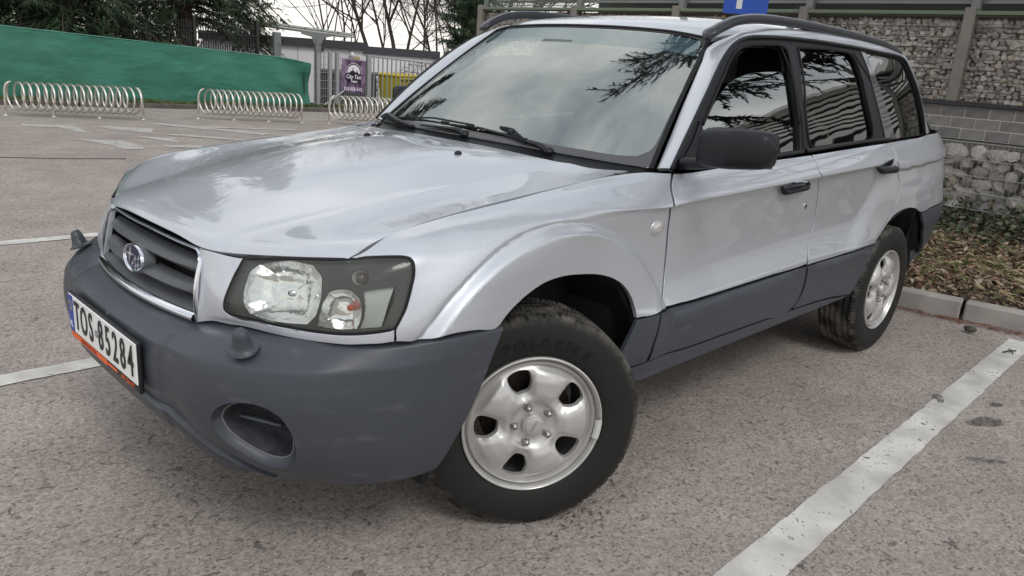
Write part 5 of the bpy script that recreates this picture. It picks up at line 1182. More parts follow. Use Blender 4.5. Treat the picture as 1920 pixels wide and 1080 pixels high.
# ---- planting bed soil
SOIL = mat("bed_soil", (.085, .06, .042), .95, noise=(14, .4), bump=(40, .8, .02))
V = []; F = []; nx, ny = 24, 60
for i in range(nx + 1):
    for j in range(ny + 1):
        y = -6 + 13 * j / ny; x0 = kx(y) + .10; x = x0 + (7.2 - x0) * i / nx
        V.append((x, y, .105 + .02 * math.sin(x * 3.1 + y * 2) * math.sin(y * 1.7) + .06 * i / nx))
for i in range(nx):
    for j in range(ny): a = i * (ny + 1) + j; F.append((a, a + ny + 1, a + ny + 2, a + 1))
structure(mesh("planting_bed", V, F, SOIL))
def bedz(x, y):
    x0 = kx(y) + .1; return .105 + .02 * math.sin(x * 3.1 + y * 2) * math.sin(y * 1.7) + .06 * (x - x0) / (7.2 - x0)
def leaves(name, n, area, size, cols, zf, tilt=.6, seed=2, shape=0):
    r = random.Random(seed); V = []; F = []; MI = []
    for _ in range(n):
        x, y = area(r); s = r.uniform(*size); z = zf(r, x, y)
        if isinstance(z, tuple): x, y, z, nn = z
        else: nn = Vector((r.gauss(0, tilt), r.gauss(0, tilt), 1))
        M = frame((x, y, z), Vector((r.gauss(0, 1), r.gauss(0, 1), r.gauss(0, .3))), nn); b = len(V)
        if shape == 0: P = ((-1, 0, 0), (-.35, .42, .12), (.4, .36, .16), (1, 0, .05), (.4, -.36, .16), (-.35, -.42, .12), (0, 0, -.02)); F_ = ((0, 1, 6), (1, 2, 6), (2, 3, 6), (3, 4, 6), (4, 5, 6), (5, 0, 6))
        elif shape == 1: P = ((-.8, 0, 0), (-.75, .55, .1), (-.1, .55, .12), (.1, .95, .05), (.45, .4, .1), (1.1, 0, 0), (.45, -.4, .1), (.1, -.95, .05), (-.1, -.55, .12), (-.75, -.55, .1), (0, 0, -.03)); F_ = tuple((i, (i + 1) % 10, 10) for i in range(10))
        else: P = ((-1, .02, 0), (0, .035, .25), (1, 0, .1), (0, -.035, .25)); F_ = ((0, 1, 2), (0, 2, 3))
        V += [tuple(M @ (Vector(p) * s)) for p in P]; F += [tuple(i + b for i in f) for f in F_]; mi_ = r.choices(range(len(cols)), [c[1] for c in cols])[0]; MI += [mi_] * len(F_)
    o = mesh(name, V, F, [c[0] for c in cols], smooth=False); o.data.polygons.foreach_set("material_index", MI); return stuff(o)
LC = [(mat("leaf_tan", (.30, .22, .145), .8), 5), (mat("leaf_brown", (.19, .125, .08), .8), 4), (mat("leaf_dark", (.09, .06, .042), .85), 3), (mat("leaf_rust", (.24, .12, .07), .8), 1.6), (mat("leaf_pale", (.40, .33, .25), .8), 2), (mat("leaf_olive", (.10, .12, .04), .7), 1)]
LG = [(mat("ivy_green", (.055, .068, .036), .5), 4), (mat("ivy_dark", (.028, .038, .022), .5), 4), (mat("ivy_pale", (.12, .145, .08), .5), 2), (mat("ivy_brown", (.15, .11, .07), .8), 2.4)]
def bedarea(r):
    y = r.uniform(-2.2, 1.6); return kx(y) + .10 + (6.5 - kx(y) - .1) * r.random(), y
leaves("leaf_litter", 21000, bedarea, (.014, .032), LC, lambda r, x, y: bedz(x, y) + r.random() ** 2 * .05, .55, 3)
leaves("leaf_litter", 1600, lambda r: (lambda y: (kx(y) + .10 + 2.9 * r.random(), y))(r.choice((r.uniform(-5.8, -2.2), r.uniform(1.6, 6.8)))), (.04, .08), LC, lambda r, x, y: bedz(x, y) + r.random() ** 2 * .05, .55, 4)
leaves("dry_grass", 2600, bedarea, (.02, .06), [(mat("straw", (.34, .28, .17), .8), 2), (mat("grass_green", (.11, .17, .04), .7), 1.2)], lambda r, x, y: bedz(x, y) + .03 + r.random() * .04, .5, 5, 2)
leaves("ivy_ground_cover", 5600, lambda r: (6.52 - abs(r.gauss(0, .50)), r.uniform(-2.2, 2.2)), (.015, .033), LG, lambda r, x, y: bedz(x, y) + .04 + r.random() * .12 * max(0, 1 - (6.5 - x)), .7, 6, 1)
def climb(r, x, y):
    h = abs(r.gauss(0, .17)) * (.7 + .5 * math.sin(y * 4.3) * math.sin(y * 1.9 + 1)); return (6.52 - r.random() * .07, y, .15 + h, Vector((-1, r.gauss(0, .5), .6 + r.gauss(0, .4))))
leaves("ivy_on_wall", 3600, lambda r: (6.5, r.uniform(-1.75, 2.2)), (.015, .032), LG, climb, .7, 7, 1)
# ---- wall: lower gabion, block course, coping, upper gabion
def ico(sub):
    bm = bmesh.new(); bmesh.ops.create_icosphere(bm, subdivisions=sub, radius=1.0); V = [v.co.copy() for v in bm.verts]; F = [[v.index for v in f.verts] for f in bm.faces]; bm.free(); return V, F
def stone_mesh(seed, m, sub=2):
    r = random.Random(seed); V, F = ico(sub); pl = []
    for _ in range(12):
        n = Vector((r.gauss(0, 1), r.gauss(0, 1), r.gauss(0, 1))).normalized(); pl.append((n, r.uniform(.50, .82)))
    out_ = []
    for v in V:
        for n, d in pl:
            k = v.dot(n)
            if k > d: v = v - n * (k - d)
        out_.append(v * (1 + r.uniform(-.02, .02)))
    me = bpy.data.meshes.new("stone"); me.from_pydata([tuple(v) for v in out_], [], F); me.materials.append(m); me.polygons.foreach_set("use_smooth", [True] * len(me.polygons)); me.set_sharp_from_angle(angle=math.radians(28)); me.update(); return me
SC = [mat("stone_%s" % k, c, .85, noise=(3.0, .30, 8), bump=(9, .4, .05)) for k, c in (("grey", (.37, .345, .32)), ("pale", (.48, .45, .41)), ("dark", (.26, .245, .23)), ("warm", (.42, .365, .30)), ("ochre", (.42, .30, .18)), ("mid", (.42, .395, .365)))]
SM = [stone_mesh(k, SC[k % 6], 2) for k in range(18)]
SW_ = [5, 5, 4, 1.6, .12, 5] * 3
WIREM = mat("galvanised_wire", (.42, .42, .41), .45, .7); RUSTW = mat("dull_wire", (.16, .135, .115), .6, .4)
def gabion(name, label, x, y0, y1, z0, z1f, size, seed, vis, wires, subdark):
    g = thing(name, label, "wall", (x, (y0 + y1) / 2, z0)); r = random.Random(seed)
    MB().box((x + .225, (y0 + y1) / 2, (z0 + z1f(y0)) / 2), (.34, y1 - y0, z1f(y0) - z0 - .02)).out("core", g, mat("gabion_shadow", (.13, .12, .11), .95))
    sx, sz = size; far = MB(); iv, if_ = ico(1); cnt = 0; cand = []
    z = z0 + sz * .45; row = 0
    while z < z1f(y0) - sz * .25:
        y = y0 + (row % 2) * sx * .5 + sx * .4
        while y < y1 - sx * .3:
            k = r.uniform(.72, 1.35); cand.append((x + r.uniform(.03, .05) , y + r.gauss(0, sx * .12), z + r.gauss(0, sz * .14), k)); y += sx * (.55 + .45 * k)
        z += sz * r.uniform(.86, .98); row += 1
    inv = [c for c in cand if vis(c)]; outv = [c for c in cand if not vis(c)]
    if len(inv) > 300: r.shuffle(inv); outv += inv[300:]; inv = inv[:300]
    def trs(c):
        e = Euler((r.uniform(-.5, .5), r.uniform(0, 6.3), r.uniform(-.4, .4))); s = c[3]
        return e, (sx * .72 * s * r.uniform(.8, 1.1), sx * .72 * s * r.uniform(.85, 1.15), sz * .74 * s * r.uniform(.85, 1.15))
    for c in inv:
        e, s = trs(c); o = bpy.data.objects.new("stone", r.choices(SM, SW_)[0]); COL.objects.link(o); o.parent = g; o.matrix_parent_inverse = Matrix.Translation(-g.location)
        o.location = c[:3]; o.rotation_euler = (r.uniform(0, 6.28), 0, 0) ; o.scale = (s[0] * .8, s[1], s[2]); o.rotation_euler = (r.uniform(-.8, .8), 0, 0)
    byc = {}
    mm_ = r
    for c in outv:
        e, s = trs(c); me = r.choices(SM, SW_)[0]; b = byc.setdefault(me.materials[0].name, MB()); R_ = Matrix.Rotation(r.uniform(-.35, .35), 3, 'X')
        if vis(c): VV = [v.co for v in me.vertices]; FF = [tuple(p.vertices) for p in me.polygons]
        else: VV, FF = iv, if_
        b.add([R_ @ Vector((v.x * s[0] * .8, v.y * s[1], v.z * s[2])) + Vector(c[:3]) for v in VV], FF)
    V = []; F = []; MI = []; ml = []
    for k, b in byc.items():
        n0 = len(V); V += b.V; F += [tuple(i + n0 for i in f) for f in b.F]; MI += [len(ml)] * len(b.F); ml.append(bpy.data.materials[k])
    if V:
        o = part("stone_fill", g, V, F, ml, True, 28); o.data.polygons.foreach_set("material_index", MI); stuff(o)
    return g
vis_up = lambda c: -1.2 < c[1] < 2.35
upz = lambda y: 2.005
gu = gabion("gabion_wall", "upper gabion wall of small grey stones behind thin horizontal wires", 6.74, -1.75, 6.95, 1.25, upz, (.050, .041), 21, vis_up, None, None)
POSTM = mat("post_concrete", (.235, .215, .19), .8, noise=(6, .12), bump=(120, .2, .002))
PY = [-1.70, .265, 1.86, 3.45, 5.05, 6.88]
for z in [1.25 + .094 * k for k in range(0, 9)]:
    for a, b in zip(PY[:-1], PY[1:]): MB().tube([(6.688, a + .05, z), (6.688, b - .05, z)], .0048, 5).out("wire", gu, RUSTW)
for y in PY: MB().box((6.70, y, 1.66), (.09, .098, .83), bev=.006).out("gabion_post", gu, POSTM)
vis_lo = lambda c: -1.6 < c[1] < 1.1
gl_ = gabion("gabion_wall", "lower gabion wall of larger rough stones overgrown with ivy at its foot", 6.50, -1.75, 6.9, .10, lambda y: .915, (.135, .10), 22, vis_lo, None, None)
for k in range(6):
    z = .16 + .148 * k
    MB().tube([(6.462, -1.75, z + .0), (6.462, 6.9, z)], .0042, 5).out("wire", gl_, WIREM)
mb = []
for k in range(110):
    y = -1.75 + k * .0425
    if y > 2.9: break
    MB().tube([(6.468, y, .12), (6.468, y, .905)], .0022, 4, cap=False).out("wire", gl_, WIREM)
BLK = [mat("block_%d" % k, c, .8, noise=(9, .14, 8), bump=(60, .35, .004)) for k, c in enumerate(((.20, .19, .182), (.225, .215, .205), (.185, .178, .17), (.24, .228, .215)))]
blk = thing("block_wall", "dark grey concrete block wall with pale mortar under a black coping", "wall", (6.65, 0, .92))
MB().box((6.658, 2.6, 1.06), (.10, 8.7, .288)).out("mortar", blk, mat("mortar", (.55, .53, .50), .9, noise=(30, .1)))
bs_me = [None] * 4
def box_me(name, d, m, bev=.003):
    b = MB().box((0, 0, 0), d, bev=bev); me = bpy.data.meshes.new(name); me.from_pydata([tuple(v) for v in b.V], [], b.F); me.materials.append(m); me.update(); return me
bs_me = [box_me("block", (.03, .197, .087), m_) for m_ in BLK]
def put(me, name, par, loc, rot=(0, 0, 0), scale=(1, 1, 1)):
    o = bpy.data.objects.new(name, me); COL.objects.link(o); o.parent = par; o.matrix_parent_inverse = Matrix.Translation(-par.location); o.location = loc; o.rotation_euler = rot; o.scale = scale; return o
for rr in range(3):
    z = .965 + .0955 * rr; y = -1.63 + (.10 if rr % 2 else 0)
    while y < 6.8:
        put(rnd.choice(bs_me), "block", blk, (6.618 + rnd.uniform(-.0015, .0015), y, z)); y += .2045
MB().box((6.64, 2.6, 1.226), (.17, 8.7, .030), bev=.004).out("coping", blk, mat("coping_black", (.030, .031, .036), .55))
# ---- steel and glass canopy standing on the wall
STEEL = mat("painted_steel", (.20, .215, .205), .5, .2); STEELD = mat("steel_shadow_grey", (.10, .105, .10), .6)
can = thing("canopy", "grey steel bike shelter canopy with translucent roof standing on the gabion wall", "canopy", (7.5, 2, 2.0))
part("ledge", can, *(lambda b: (b.V, b.F))(MB().box((6.78, 2.6, 2.03), (.22, 8.7, .035), bev=.004)), mat("ledge_green", (.16, .20, .14), .6))
for y in PY:
    MB().box((6.80, y, 2.55), (.07, .075, 1.05), bev=.004).out("post", can, STEEL)
    mb = MB(); mb.prism([(-.075, 0), (.075, 0), (.036, .12), (-.036, .12)], frame((6.765, y, 2.045), (0, 1, 0), (-1, 0, 0)), -.0, .01); mb.out("post_foot", can, STEEL)
for z, x_, d_ in ((2.14, 6.86, .03), (2.30, 7.9, .07), (2.46, 8.6, .08)):
    MB().box((x_, 2.6, z), (.04, 8.7, d_)).out("rail", can, STEEL)
for k, y in enumerate(np.arange(-1.7, 7.0, .8)):
    MB().tube([(6.83, y, 2.42), (9.4, y + .25, 2.85)], .035, 6).out("rafter", can, STEEL)
for k, y in enumerate(PY[:-1]):
    MB().tube([(6.83, y, 2.55), (8.6, y + 1.45, 2.62)], .03, 6).out("brace", can, STEEL)
    MB().box((8.1, y + .75, 2.50), (.10, .75, .05), bev=.02).out("tube_lamp", can, mat("lamp_cover", (.62, .61, .55), .4))
for k in range(6):
    MB().box((8.1, -1.0 + k * 1.5, 2.80), (2.6, 1.45, .012), R=Matrix.Rotation(-.165, 3, 'Y')).out("roof_panel", can, mat("polycarbonate", (.62, .64, .60), .4, trans=.6, ior=1.1))
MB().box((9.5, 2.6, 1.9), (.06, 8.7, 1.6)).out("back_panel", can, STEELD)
mb = MB()
for k in range(140):
    y = 5.15 + k * .0125
    if y > 6.85: break
    mb.tube([(6.80, y, 2.05), (6.80, y, 3.0)], .0016, 4, cap=False)
for k in range(12): mb.tube([(6.796, 5.1, 2.08 + k * .08), (6.796, 6.85, 2.08 + k * .08)], .0035 if k % 2 else .006, 4)
stuff(mb.out("mesh_infill", can, STEEL))
# ---- parking sign
sg = thing("parking_sign", "blue parking sign with white letter P standing just behind the car roof", "sign", (5.36, 1.80, 0))
SM_ = frame((5.37, 1.80, 2.085), (math.sin(1.05) * .0 + .42, -.91, 0), (-.91, -.42, 0))
MB().prism([(-.188, -.20), (.188, -.20), (.20, -.188), (.20, .188), (.188, .20), (-.188, .20), (-.20, .188), (-.20, -.188)], SM_, -.004, .004).out("sign_plate", sg, mat("sign_blue", (.015, .09, .50), .35))
text_part("sign_letter", sg, "P", SM_ @ Matrix.Translation((.0, .0, .0045)), .50, .0006, WHITE, xs=.85, bold=.006)
MB().tube([(5.40, 1.815, .05), (5.40, 1.815, 2.28)], .03, 12).out("sign_post", sg, STEEL)
# ================================================================== far side of the lane
def fy(x): return 14.0 - .14 * (x - 2)
V = []; F = []
# kerb and grass strip
kb = thing("lane_kerb", "low dark kerb running behind the spiral bike racks", "kerb", (2, 13.3, 0))
for k in range(26):
    x0 = -9 + k * 1.0; x1 = x0 + .99; y0, y1 = 13.33 - .14 * (x0 - 1.8), 13.33 - .14 * (x1 - 1.8)
    MB().box(((x0 + x1) / 2, (y0 + y1) / 2 + .05, .035), (.99, .10, .10), rz=math.atan2(y1 - y0, x1 - x0), bev=.01).out("kerb_stone", kb, mat("old_kerb", (.11, .095, .085), .9, noise=(5, .3)))
GR = mat("verge_soil", (.05, .06, .028), .95, noise=(8, .4))
structure(mesh("grass_verge", [(-12, 13.4 + .14 * 13.8, .06), (18, 13.4 - .14 * 16.2, .06), (18, fy(18) + 1.1, .06), (-12, fy(-12) + 1.1, .06)], [(0, 1, 2, 3)], GR))
leaves("verge_grass", 5200, lambda r: (lambda x: (x, 13.42 - .14 * (x - 1.8) + r.random() ** 1.3 * .9))(r.uniform(-2, 13.5)), (.03, .09), [(mat("grass_a", (.10, .14, .035), .7), 3), (mat("grass_b", (.17, .16, .07), .8), 2), (mat("grass_c", (.05, .08, .025), .7), 2)], lambda r, x, y: .07 + r.random() * .04, .9, 9, 2)
# green debris-netting fence
NET = mat("green_netting", (.018, .165, .10), .75); t, b = nodes(NET); N = t.nodes.new; c = N("ShaderNodeTexCoord"); sp = N("ShaderNodeMapping"); sp.inputs["Scale"].default_value = (1.2, 1.2, 3.5); t.links.new(c.outputs["Object"], sp.inputs[0])
n = N("ShaderNodeTexNoise"); n.inputs["Scale"].default_value = 1.5; n.inputs["Detail"].default_value = 8; t.links.new(sp.outputs[0], n.inputs["Vector"]); r_ = N("ShaderNodeValToRGB"); e = r_.color_ramp.elements; e[0].position = .32; e[0].color = (.034, .155, .108, 1); e[1].position = .70; e[1].color = (.050, .225, .160, 1); t.links.new(n.outputs["Fac"], r_.inputs[0])
n5 = N("ShaderNodeTexNoise"); n5.inputs["Scale"].default_value = .9; n5.inputs["Detail"].default_value = 6; t.links.new(c.outputs["Object"], n5.inputs["Vector"]); r5 = N("ShaderNodeMapRange"); r5.inputs[1].default_value = .5; r5.inputs[2].default_value = .75; r5.inputs[3].default_value = 0; r5.inputs[4].default_value = .45; t.links.new(n5.outputs["Fac"], r5.inputs[0])
mx5 = N("ShaderNodeMix"); mx5.data_type = 'RGBA'; t.links.new(r5.outputs[0], mx5.inputs[0]); t.links.new(r_.outputs[0], mx5.inputs[6]); mx5.inputs[7].default_value = (.05, .11, .07, 1); t.links.new(mx5.outputs[2], b.inputs["Base Color"])
nb_ = N("ShaderNodeTexNoise"); nb_.inputs["Scale"].default_value = 1.6; nb_.inputs["Detail"].default_value = 6; nb_.inputs["Distortion"].default_value = 1.5; spb = N("ShaderNodeMapping"); spb.inputs["Scale"].default_value = (1.0, 1.0, 3.0); spb.inputs["Rotation"].default_value = (0, .25, 0); t.links.new(c.outputs["Object"], spb.inputs[0]); t.links.new(spb.outputs[0], nb_.inputs["Vector"])
bpn = N("ShaderNodeBump"); bpn.inputs["Strength"].default_value = .4; bpn.inputs["Distance"].default_value = .05; t.links.new(nb_.outputs["Fac"], bpn.inputs["Height"]); t.links.new(bpn.outputs[0], b.inputs["Normal"])
gf = thing("netting_fence", "long green netting screen fence behind the bike racks", "fence", (2, 14, 0))
V = []; F = []; nx, nz = 260, 22; X0, X1 = -8.0, 7.62
def ftop(x): return 1.42 - .047 * (x + 1) if x < 7 else 1.42 - .047 * (x + 1) - .10 * (x - 7)
for i in range(nx + 1):
    x = X0 + (X1 - X0) * i / nx; tp = ftop(x) + .012 * math.sin(x * 2.9) + .008 * math.sin(x * 7.1)
    for j in range(nz + 1):
        s_ = j / nz; z = .06 + (tp - .06) * s_
        w_ = .03 * math.sin(x * 1.7 + s_ * 2.2) + .016 * math.sin(x * 4.3 - s_ * 3 + 1) + .005 * math.sin(z * 17 + x * 2.1) * math.sin(x * 1.9) + .006 * math.sin(x * 11 + z * 4) + .012 * max(0, math.sin(x * 2.86)) ** 8 * math.sin(z * 9 + x)
        if x > 5.6: w_ += .075 * math.sin((x - 5.6) * 6 + z * 4.5) * (x - 5.6) / 2.0
        V.append((x, fy(x) + w_ * (.35 + .65 * math.sin(math.pi * min(1, s_ * 1.02))), z))
for i in range(nx):
    for j in range(nz): a = i * (nz + 1) + j; F.append((a, a + nz + 1, a + nz + 2, a + 1))
part("netting", gf, V, F, NET, True, None)
MB().tube([(x, fy(x), ftop(x) + .004) for x in np.linspace(X0, X1, 40)], .008, 5).out("top_wire", gf, mat("pale_green_edge", (.12, .32, .24), .6))
for k in range(8): x = X0 + .1 + k * 2.2; MB().tube([(x, fy(x) + .06, -.1), (x, fy(x) + .06, ftop(x) - .01)], .02, 8).out("fence_post", gf, mat("fence_post_green", (.02, .07, .045), .5))
# spiral bike racks
STL = mat("stainless_tube", (.72, .69, .63), .36, .9)
def rack(P0, P1, nturn, label, posts=(1 / 3, 2 / 3)):
    P0, P1 = Vector(P0), Vector(P1); ax = (P1 - P0).normalized(); L_ = (P1 - P0).length; sd = Vector((-ax.y, ax.x, 0))
    g = thing("bike_rack", label, "bike rack", tuple(P0), "spiral bike racks in front of the green fence")
    R_ = .205; zc = .285; pts = []; m_ = 22
    sd2 = (sd * .84 - ax * .52); pts += [P0 + Vector((0, 0, .0)), P0 + ax * .004 + Vector((0, 0, .2)), P0 + ax * .012 + Vector((0, 0, .36)), P0 + ax * .03 + Vector((0, 0, .44)), P0 + ax * .06 + Vector((0, 0, .478))]
    N_ = nturn * m_
    for k in range(N_ + 1):
        t = k / N_; a = 2 * math.pi * (k / m_); s0 = .10 + (L_ - .20) * t
        pts.append(P0 + ax * (s0 + .0) + sd2 * (R_ * math.sin(a)) + Vector((0, 0, zc + R_ * math.cos(a))))
    pts += [P1 - ax * .06 + Vector((0, 0, .478)), P1 - ax * .03 + Vector((0, 0, .44)), P1 - ax * .012 + Vector((0, 0, .36)), P1 - ax * .004 + Vector((0, 0, .2)), P1]
    MB().tube(pts, .0150, 7).out("spiral_tube", g, STL, True, None)
    for t in (0, 1): q = P0.lerp(P1, t); MB().lathe([(0, .012), (.045, .012), (.048, 0)], 14, q).out("foot_plate", g, STL)
    for t in posts:
        q = P0.lerp(P1, t); mb = MB(); mb.tube([q, q + Vector((0, 0, .09))], .016, 8); mb.lathe([(0, .010), (.04, .010), (.043, 0)], 12, q); mb.out("support_post", g, STL)
rack((1.50, 11.58, 0), (3.26, 10.95, 0), 17, "leftmost of the three spiral bike racks, in front of the green fence")
rack((4.22, 11.12, 0), (5.78, 10.42, 0), 16, "middle spiral bike rack, at the right end of the green fence")
rack((6.22, 10.25, 0), (7.62, 9.65, 0), 14, "third spiral bike rack, partly hidden by the windscreen pillar")
# grey steel fence bay with banner, gate beyond
GREYM = mat("grey_galvanised", (.33, .34, .345), .5, .3)
def ft2(x): return 1.20 - .045 * (x - 8.9)
fb_ = thing("mesh_fence", "grey welded mesh fence bay that carries the purple taxi banner", "fence", (8.3, fy(8.3), 0))
for x in (7.78, 8.05, 8.22): MB().box((x, fy(x), .62), (.075, .075, 1.22 if x > 7.9 else 1.1), bev=.005).out("fence_post", fb_, GREYM)
mb = []
for k in range(26):
    x = 7.70 + k * .05; MB().tube([(x, fy(x), .05), (x, fy(x), ft2(x) - .05)], .0045, 5).out("vertical_wire", fb_, GREYM)
for k in range(7):
    z = .12 + k * .165; MB().tube([(7.68, fy(7.68) - .012, z), (8.93, fy(8.93) - .012, z)], .005, 5).out("horizontal_wire", fb_, GREYM)
gt = thing("sliding_gate", "long grey steel gate of upright bars with a diagonal brace", "gate", (11, fy(11), 0))
MB().box((8.97, fy(8.97), .60), (.10, .10, 1.24), bev=.006).out("gate_post", gt, GREYM)
for z0_, z1_ in ((0, 0), (-1.06, -1.06)):
    MB().tube([(9.05, fy(9.05), ft2(9.05) + z0_), (17, fy(17), ft2(17) + z1_)], .022, 6).out("gate_rail", gt, GREYM)
for k in range(70):
    x = 9.10 + k * .112; MB().box((x, fy(x), (ft2(x) * 2 - 1.06) / 2), (.022, .022, 1.05)).out("gate_bar", gt, GREYM)
MB().tube([(9.25, fy(9.25) - .02, .14), (11.4, fy(11.4) - .02, ft2(11.4) - .04)], .02, 6).out("brace", gt, GREYM)
MB().box((11.45, fy(11.45) - .02, .55), (.045, .045, 1.0)).out("gate_stile", gt, GREYM)
MB().tube([(7.9, fy(7.9) - .05, .10), (8.35, fy(8.35) - .06, .42)], .018, 6).out("brace", fb_, GREYM)
# banner
BX0, BX1 = 8.285, 8.86; bw_ = math.hypot(BX1 - BX0, fy(BX1) - fy(BX0)); bc = Vector(((BX0 + BX1) / 2, fy((BX0 + BX1) / 2) - .05, .735))
BM = frame(bc, (BX1 - BX0, fy(BX1) - fy(BX0), -.02), (fy(BX1) - fy(BX0), -(BX1 - BX0), 0))
ban = thing("banner", "purple taxi advertising banner with round logo hung on the grey fence", "banner", tuple(bc)); BMI = BM
V = []; F = []; hw_, hh_ = bw_ / 2, .355
for i in range(21):
    for j in range(25):
        a, b_ = -hw_ + 2 * hw_ * i / 20, -hh_ + 2 * hh_ * j / 24; V.append(BM @ Vector((a, b_, .004 * math.sin(a * 14 + b_ * 5))))
for i in range(20):
    for j in range(24): a = i * 25 + j; F.append((a, a + 25, a + 26, a + 1))
PUR = mat("banner_purple", (.16, .06, .20), .55); t, b = nodes(PUR); N = t.nodes.new; c = N("ShaderNodeTexCoord"); wv = N("ShaderNodeTexNoise"); wv.inputs["Scale"].default_value = 5; wv.inputs["Distortion"].default_value = 2; mp = N("ShaderNodeMapping"); mp.inputs["Scale"].default_value = (1, 1, .35); mp.inputs["Rotation"].default_value = (0, .7, 0); t.links.new(c.outputs["Object"], mp.inputs[0]); t.links.new(mp.outputs[0], wv.inputs["Vector"])
r_ = N("ShaderNodeValToRGB"); e = r_.color_ramp.elements; e[0].position = .38; e[0].color = (.03, .012, .045, 1); e[1].position = .72; e[1].color = (.30, .20, .33, 1); t.links.new(wv.outputs["Fac"], r_.inputs[0]); t.links.new(r_.outputs[0], b.inputs["Base Color"])
part("banner_sheet", ban, V, F, PUR, True, None)
BK = mat("banner_black", (.012, .008, .016), .5); BW = mat("banner_white", (.75, .70, .78), .5)
def B(z): return BM @ Matrix.Translation((0, 0, z))
def ringp(r0, r1, M, m_, nm, a0=0, a1=2 * math.pi, cy=0, n=48):
    V = []; F = []
    for k in range(n + 1):
        a = a0 + (a1 - a0) * k / n; V += [M @ Vector((r0 * math.cos(a), cy + r0 * math.sin(a), 0)), M @ Vector((r1 * math.cos(a), cy + r1 * math.sin(a), 0))]
    for k in range(n): F.append((2 * k, 2 * k + 1, 2 * k + 3, 2 * k + 2))
    return part(nm, ban, V, F, m_, False, None)
ringp(0, .165, B(.008), BW, "logo_disc", cy=.10); ringp(.150, .178, B(.010), BK, "logo_ring", cy=.10); ringp(.176, .186, B(.0102), BW, "logo_ring", cy=.10)
sk = [(-.145, .04), (-.12, .09), (-.10, .07), (-.07, .13), (-.055, .11), (-.04, .115), (-.02, .20), (-.005, .115), (.02, .12), (.035, .09), (.07, .10), (.085, .16), (.10, .09), (.13, .06), (.14, .02), (.0, -.02)]
MB().prism(sk, B(.0112), 0, .0006).out("skyline", ban, BK, False, None)
bl_ = [(-.20, .02), (-.17, .07), (.02, .06), (.20, .06), (.215, -.01), (.17, -.06), (.13, -.10), (.12, -.15), (-.09, -.15), (-.10, -.11), (-.15, -.10), (-.20, -.05)]
MB().prism(bl_, B(.0125), 0, .0006).out("lettering_ground", ban, BK, False, None)
text_part("banner_lettering", ban, "City Taxi", B(.0140) @ Matrix.Translation((.0, -.01, 0)), .115, .0004, BW, xs=.86, bold=.002, shear=.25)
text_part("banner_lettering", ban, "Team", B(.0140) @ Matrix.Translation((.01, -.105, 0)), .085, .0004, BW, xs=.86, bold=.002, shear=.25)
text_part("banner_number", ban, "515-555-512", B(.0130) @ Matrix.Translation((0, -.275, 0)), .098, .0004, BW, xs=.86, bold=.003)
# bins behind the gate
def bin_(x, y, z, m, lid, label, rz=0, w=.62):
    g = thing("waste_bin", label, "bin", (x, y, z), "yellow bins behind the gate", rz)
    def bx(c, d, nm, mm, bev=.02): o = MB().box(c, d, bev=bev); return part(nm, g, o.V, o.F, mm, True, 35, world=False)
    V = []
    for zz, k in ((.08, .82), (.98, 1.0)):
        for a, b_ in ((-1, -1), (1, -1), (1, 1), (-1, 1)): V.append((a * w / 2 * k, b_ * .36 * k, zz))
    part("bin_body", g, V, [(0, 3, 2, 1), (4, 5, 6, 7), (0, 1, 5, 4), (1, 2, 6, 5), (2, 3, 7, 6), (3, 0, 4, 7)], m, False, None, world=False)
    bx((0, 0, 1.03), (w + .05, .80, .10), "bin_lid", lid, .04); bx((0, -.40, .96), (w * .9, .05, .05), "bin_rim", m)
    for sx in (-1, 1): o = MB().lathe([(0, .03), (.10, .03), (.10, -.03), (0, -.03)], 14, (sx * w * .35, .3, .10), Matrix.Rotation(math.pi / 2, 3, 'Y')); part("wheel", g, o.V, o.F, RUBBER, True, 35, world=False)
YEL = mat("yellow_plastic", (.42, .37, .035), .5); YL2 = mat("yellow_lid", (.55, .42, .03), .45); ORN = mat("orange_yellow_plastic", (.42, .22, .03), .5)
bin_(11.5, 15.3, -.30, YEL, YL2, "lime yellow wheeled bin behind the gate bars", .2, .78); bin_(12.55, 15.3, -.34, ORN, mat("amber_lid", (.52, .30, .02), .45), "orange yellow bin standing right of the lime one", .2, .85)
gc = thing("waste_bin", "dark grey container behind the gate beside the purple banner", "bin", (10.3, 15.9, -.5))
MB().box((10.3, 15.9, .13), (1.3, .9, 1.1), bev=.05).out("bin_body", gc, mat("container_grey", (.05, .055, .058), .5)); MB().box((10.3, 15.9, .73), (1.36, .96, .10), bev=.04).out("bin_lid", gc, mat("container_lid", (.12, .13, .13), .5))
# ---- white prefabricated building with dark fascia
bd_ = thing("low_building", "long low white building with dark grey fascia beyond the fences", "building", (13, 24, -1.6))
BW_ = mat("white_panel", (.78, .77, .80), .5); FAS = mat("dark_fascia", (.055, .055, .065), .5)
A_, B_ = Vector((9.4, 22.55, 0)), Vector((13.65, 20.14, 0)); dn = (B_ - A_).normalized(); L_ = (B_ - A_).length; rz_ = math.atan2(dn.y, dn.x); nr = Vector((-dn.y, dn.x, 0))
MB().box((A_ + B_) / 2 + nr * 2 + Vector((0, 0, -.04)), (L_, 4, 2.96), rz=rz_).out("wall", bd_, BW_)
MB().box((A_ + B_) / 2 + nr * 1.98 + Vector((0, 0, 1.42)), (L_ + .2, 4.2, .26), rz=rz_).out("fascia", bd_, FAS)
for k in range(6): q = A_.lerp(B_, (k + .5) / 6); MB().box(q + Vector((-.0, .0, .0)), (.02, .02, 2.7), rz=rz_).out("panel_joint", bd_, mat("joint_grey", (.3, .3, .32), .6))
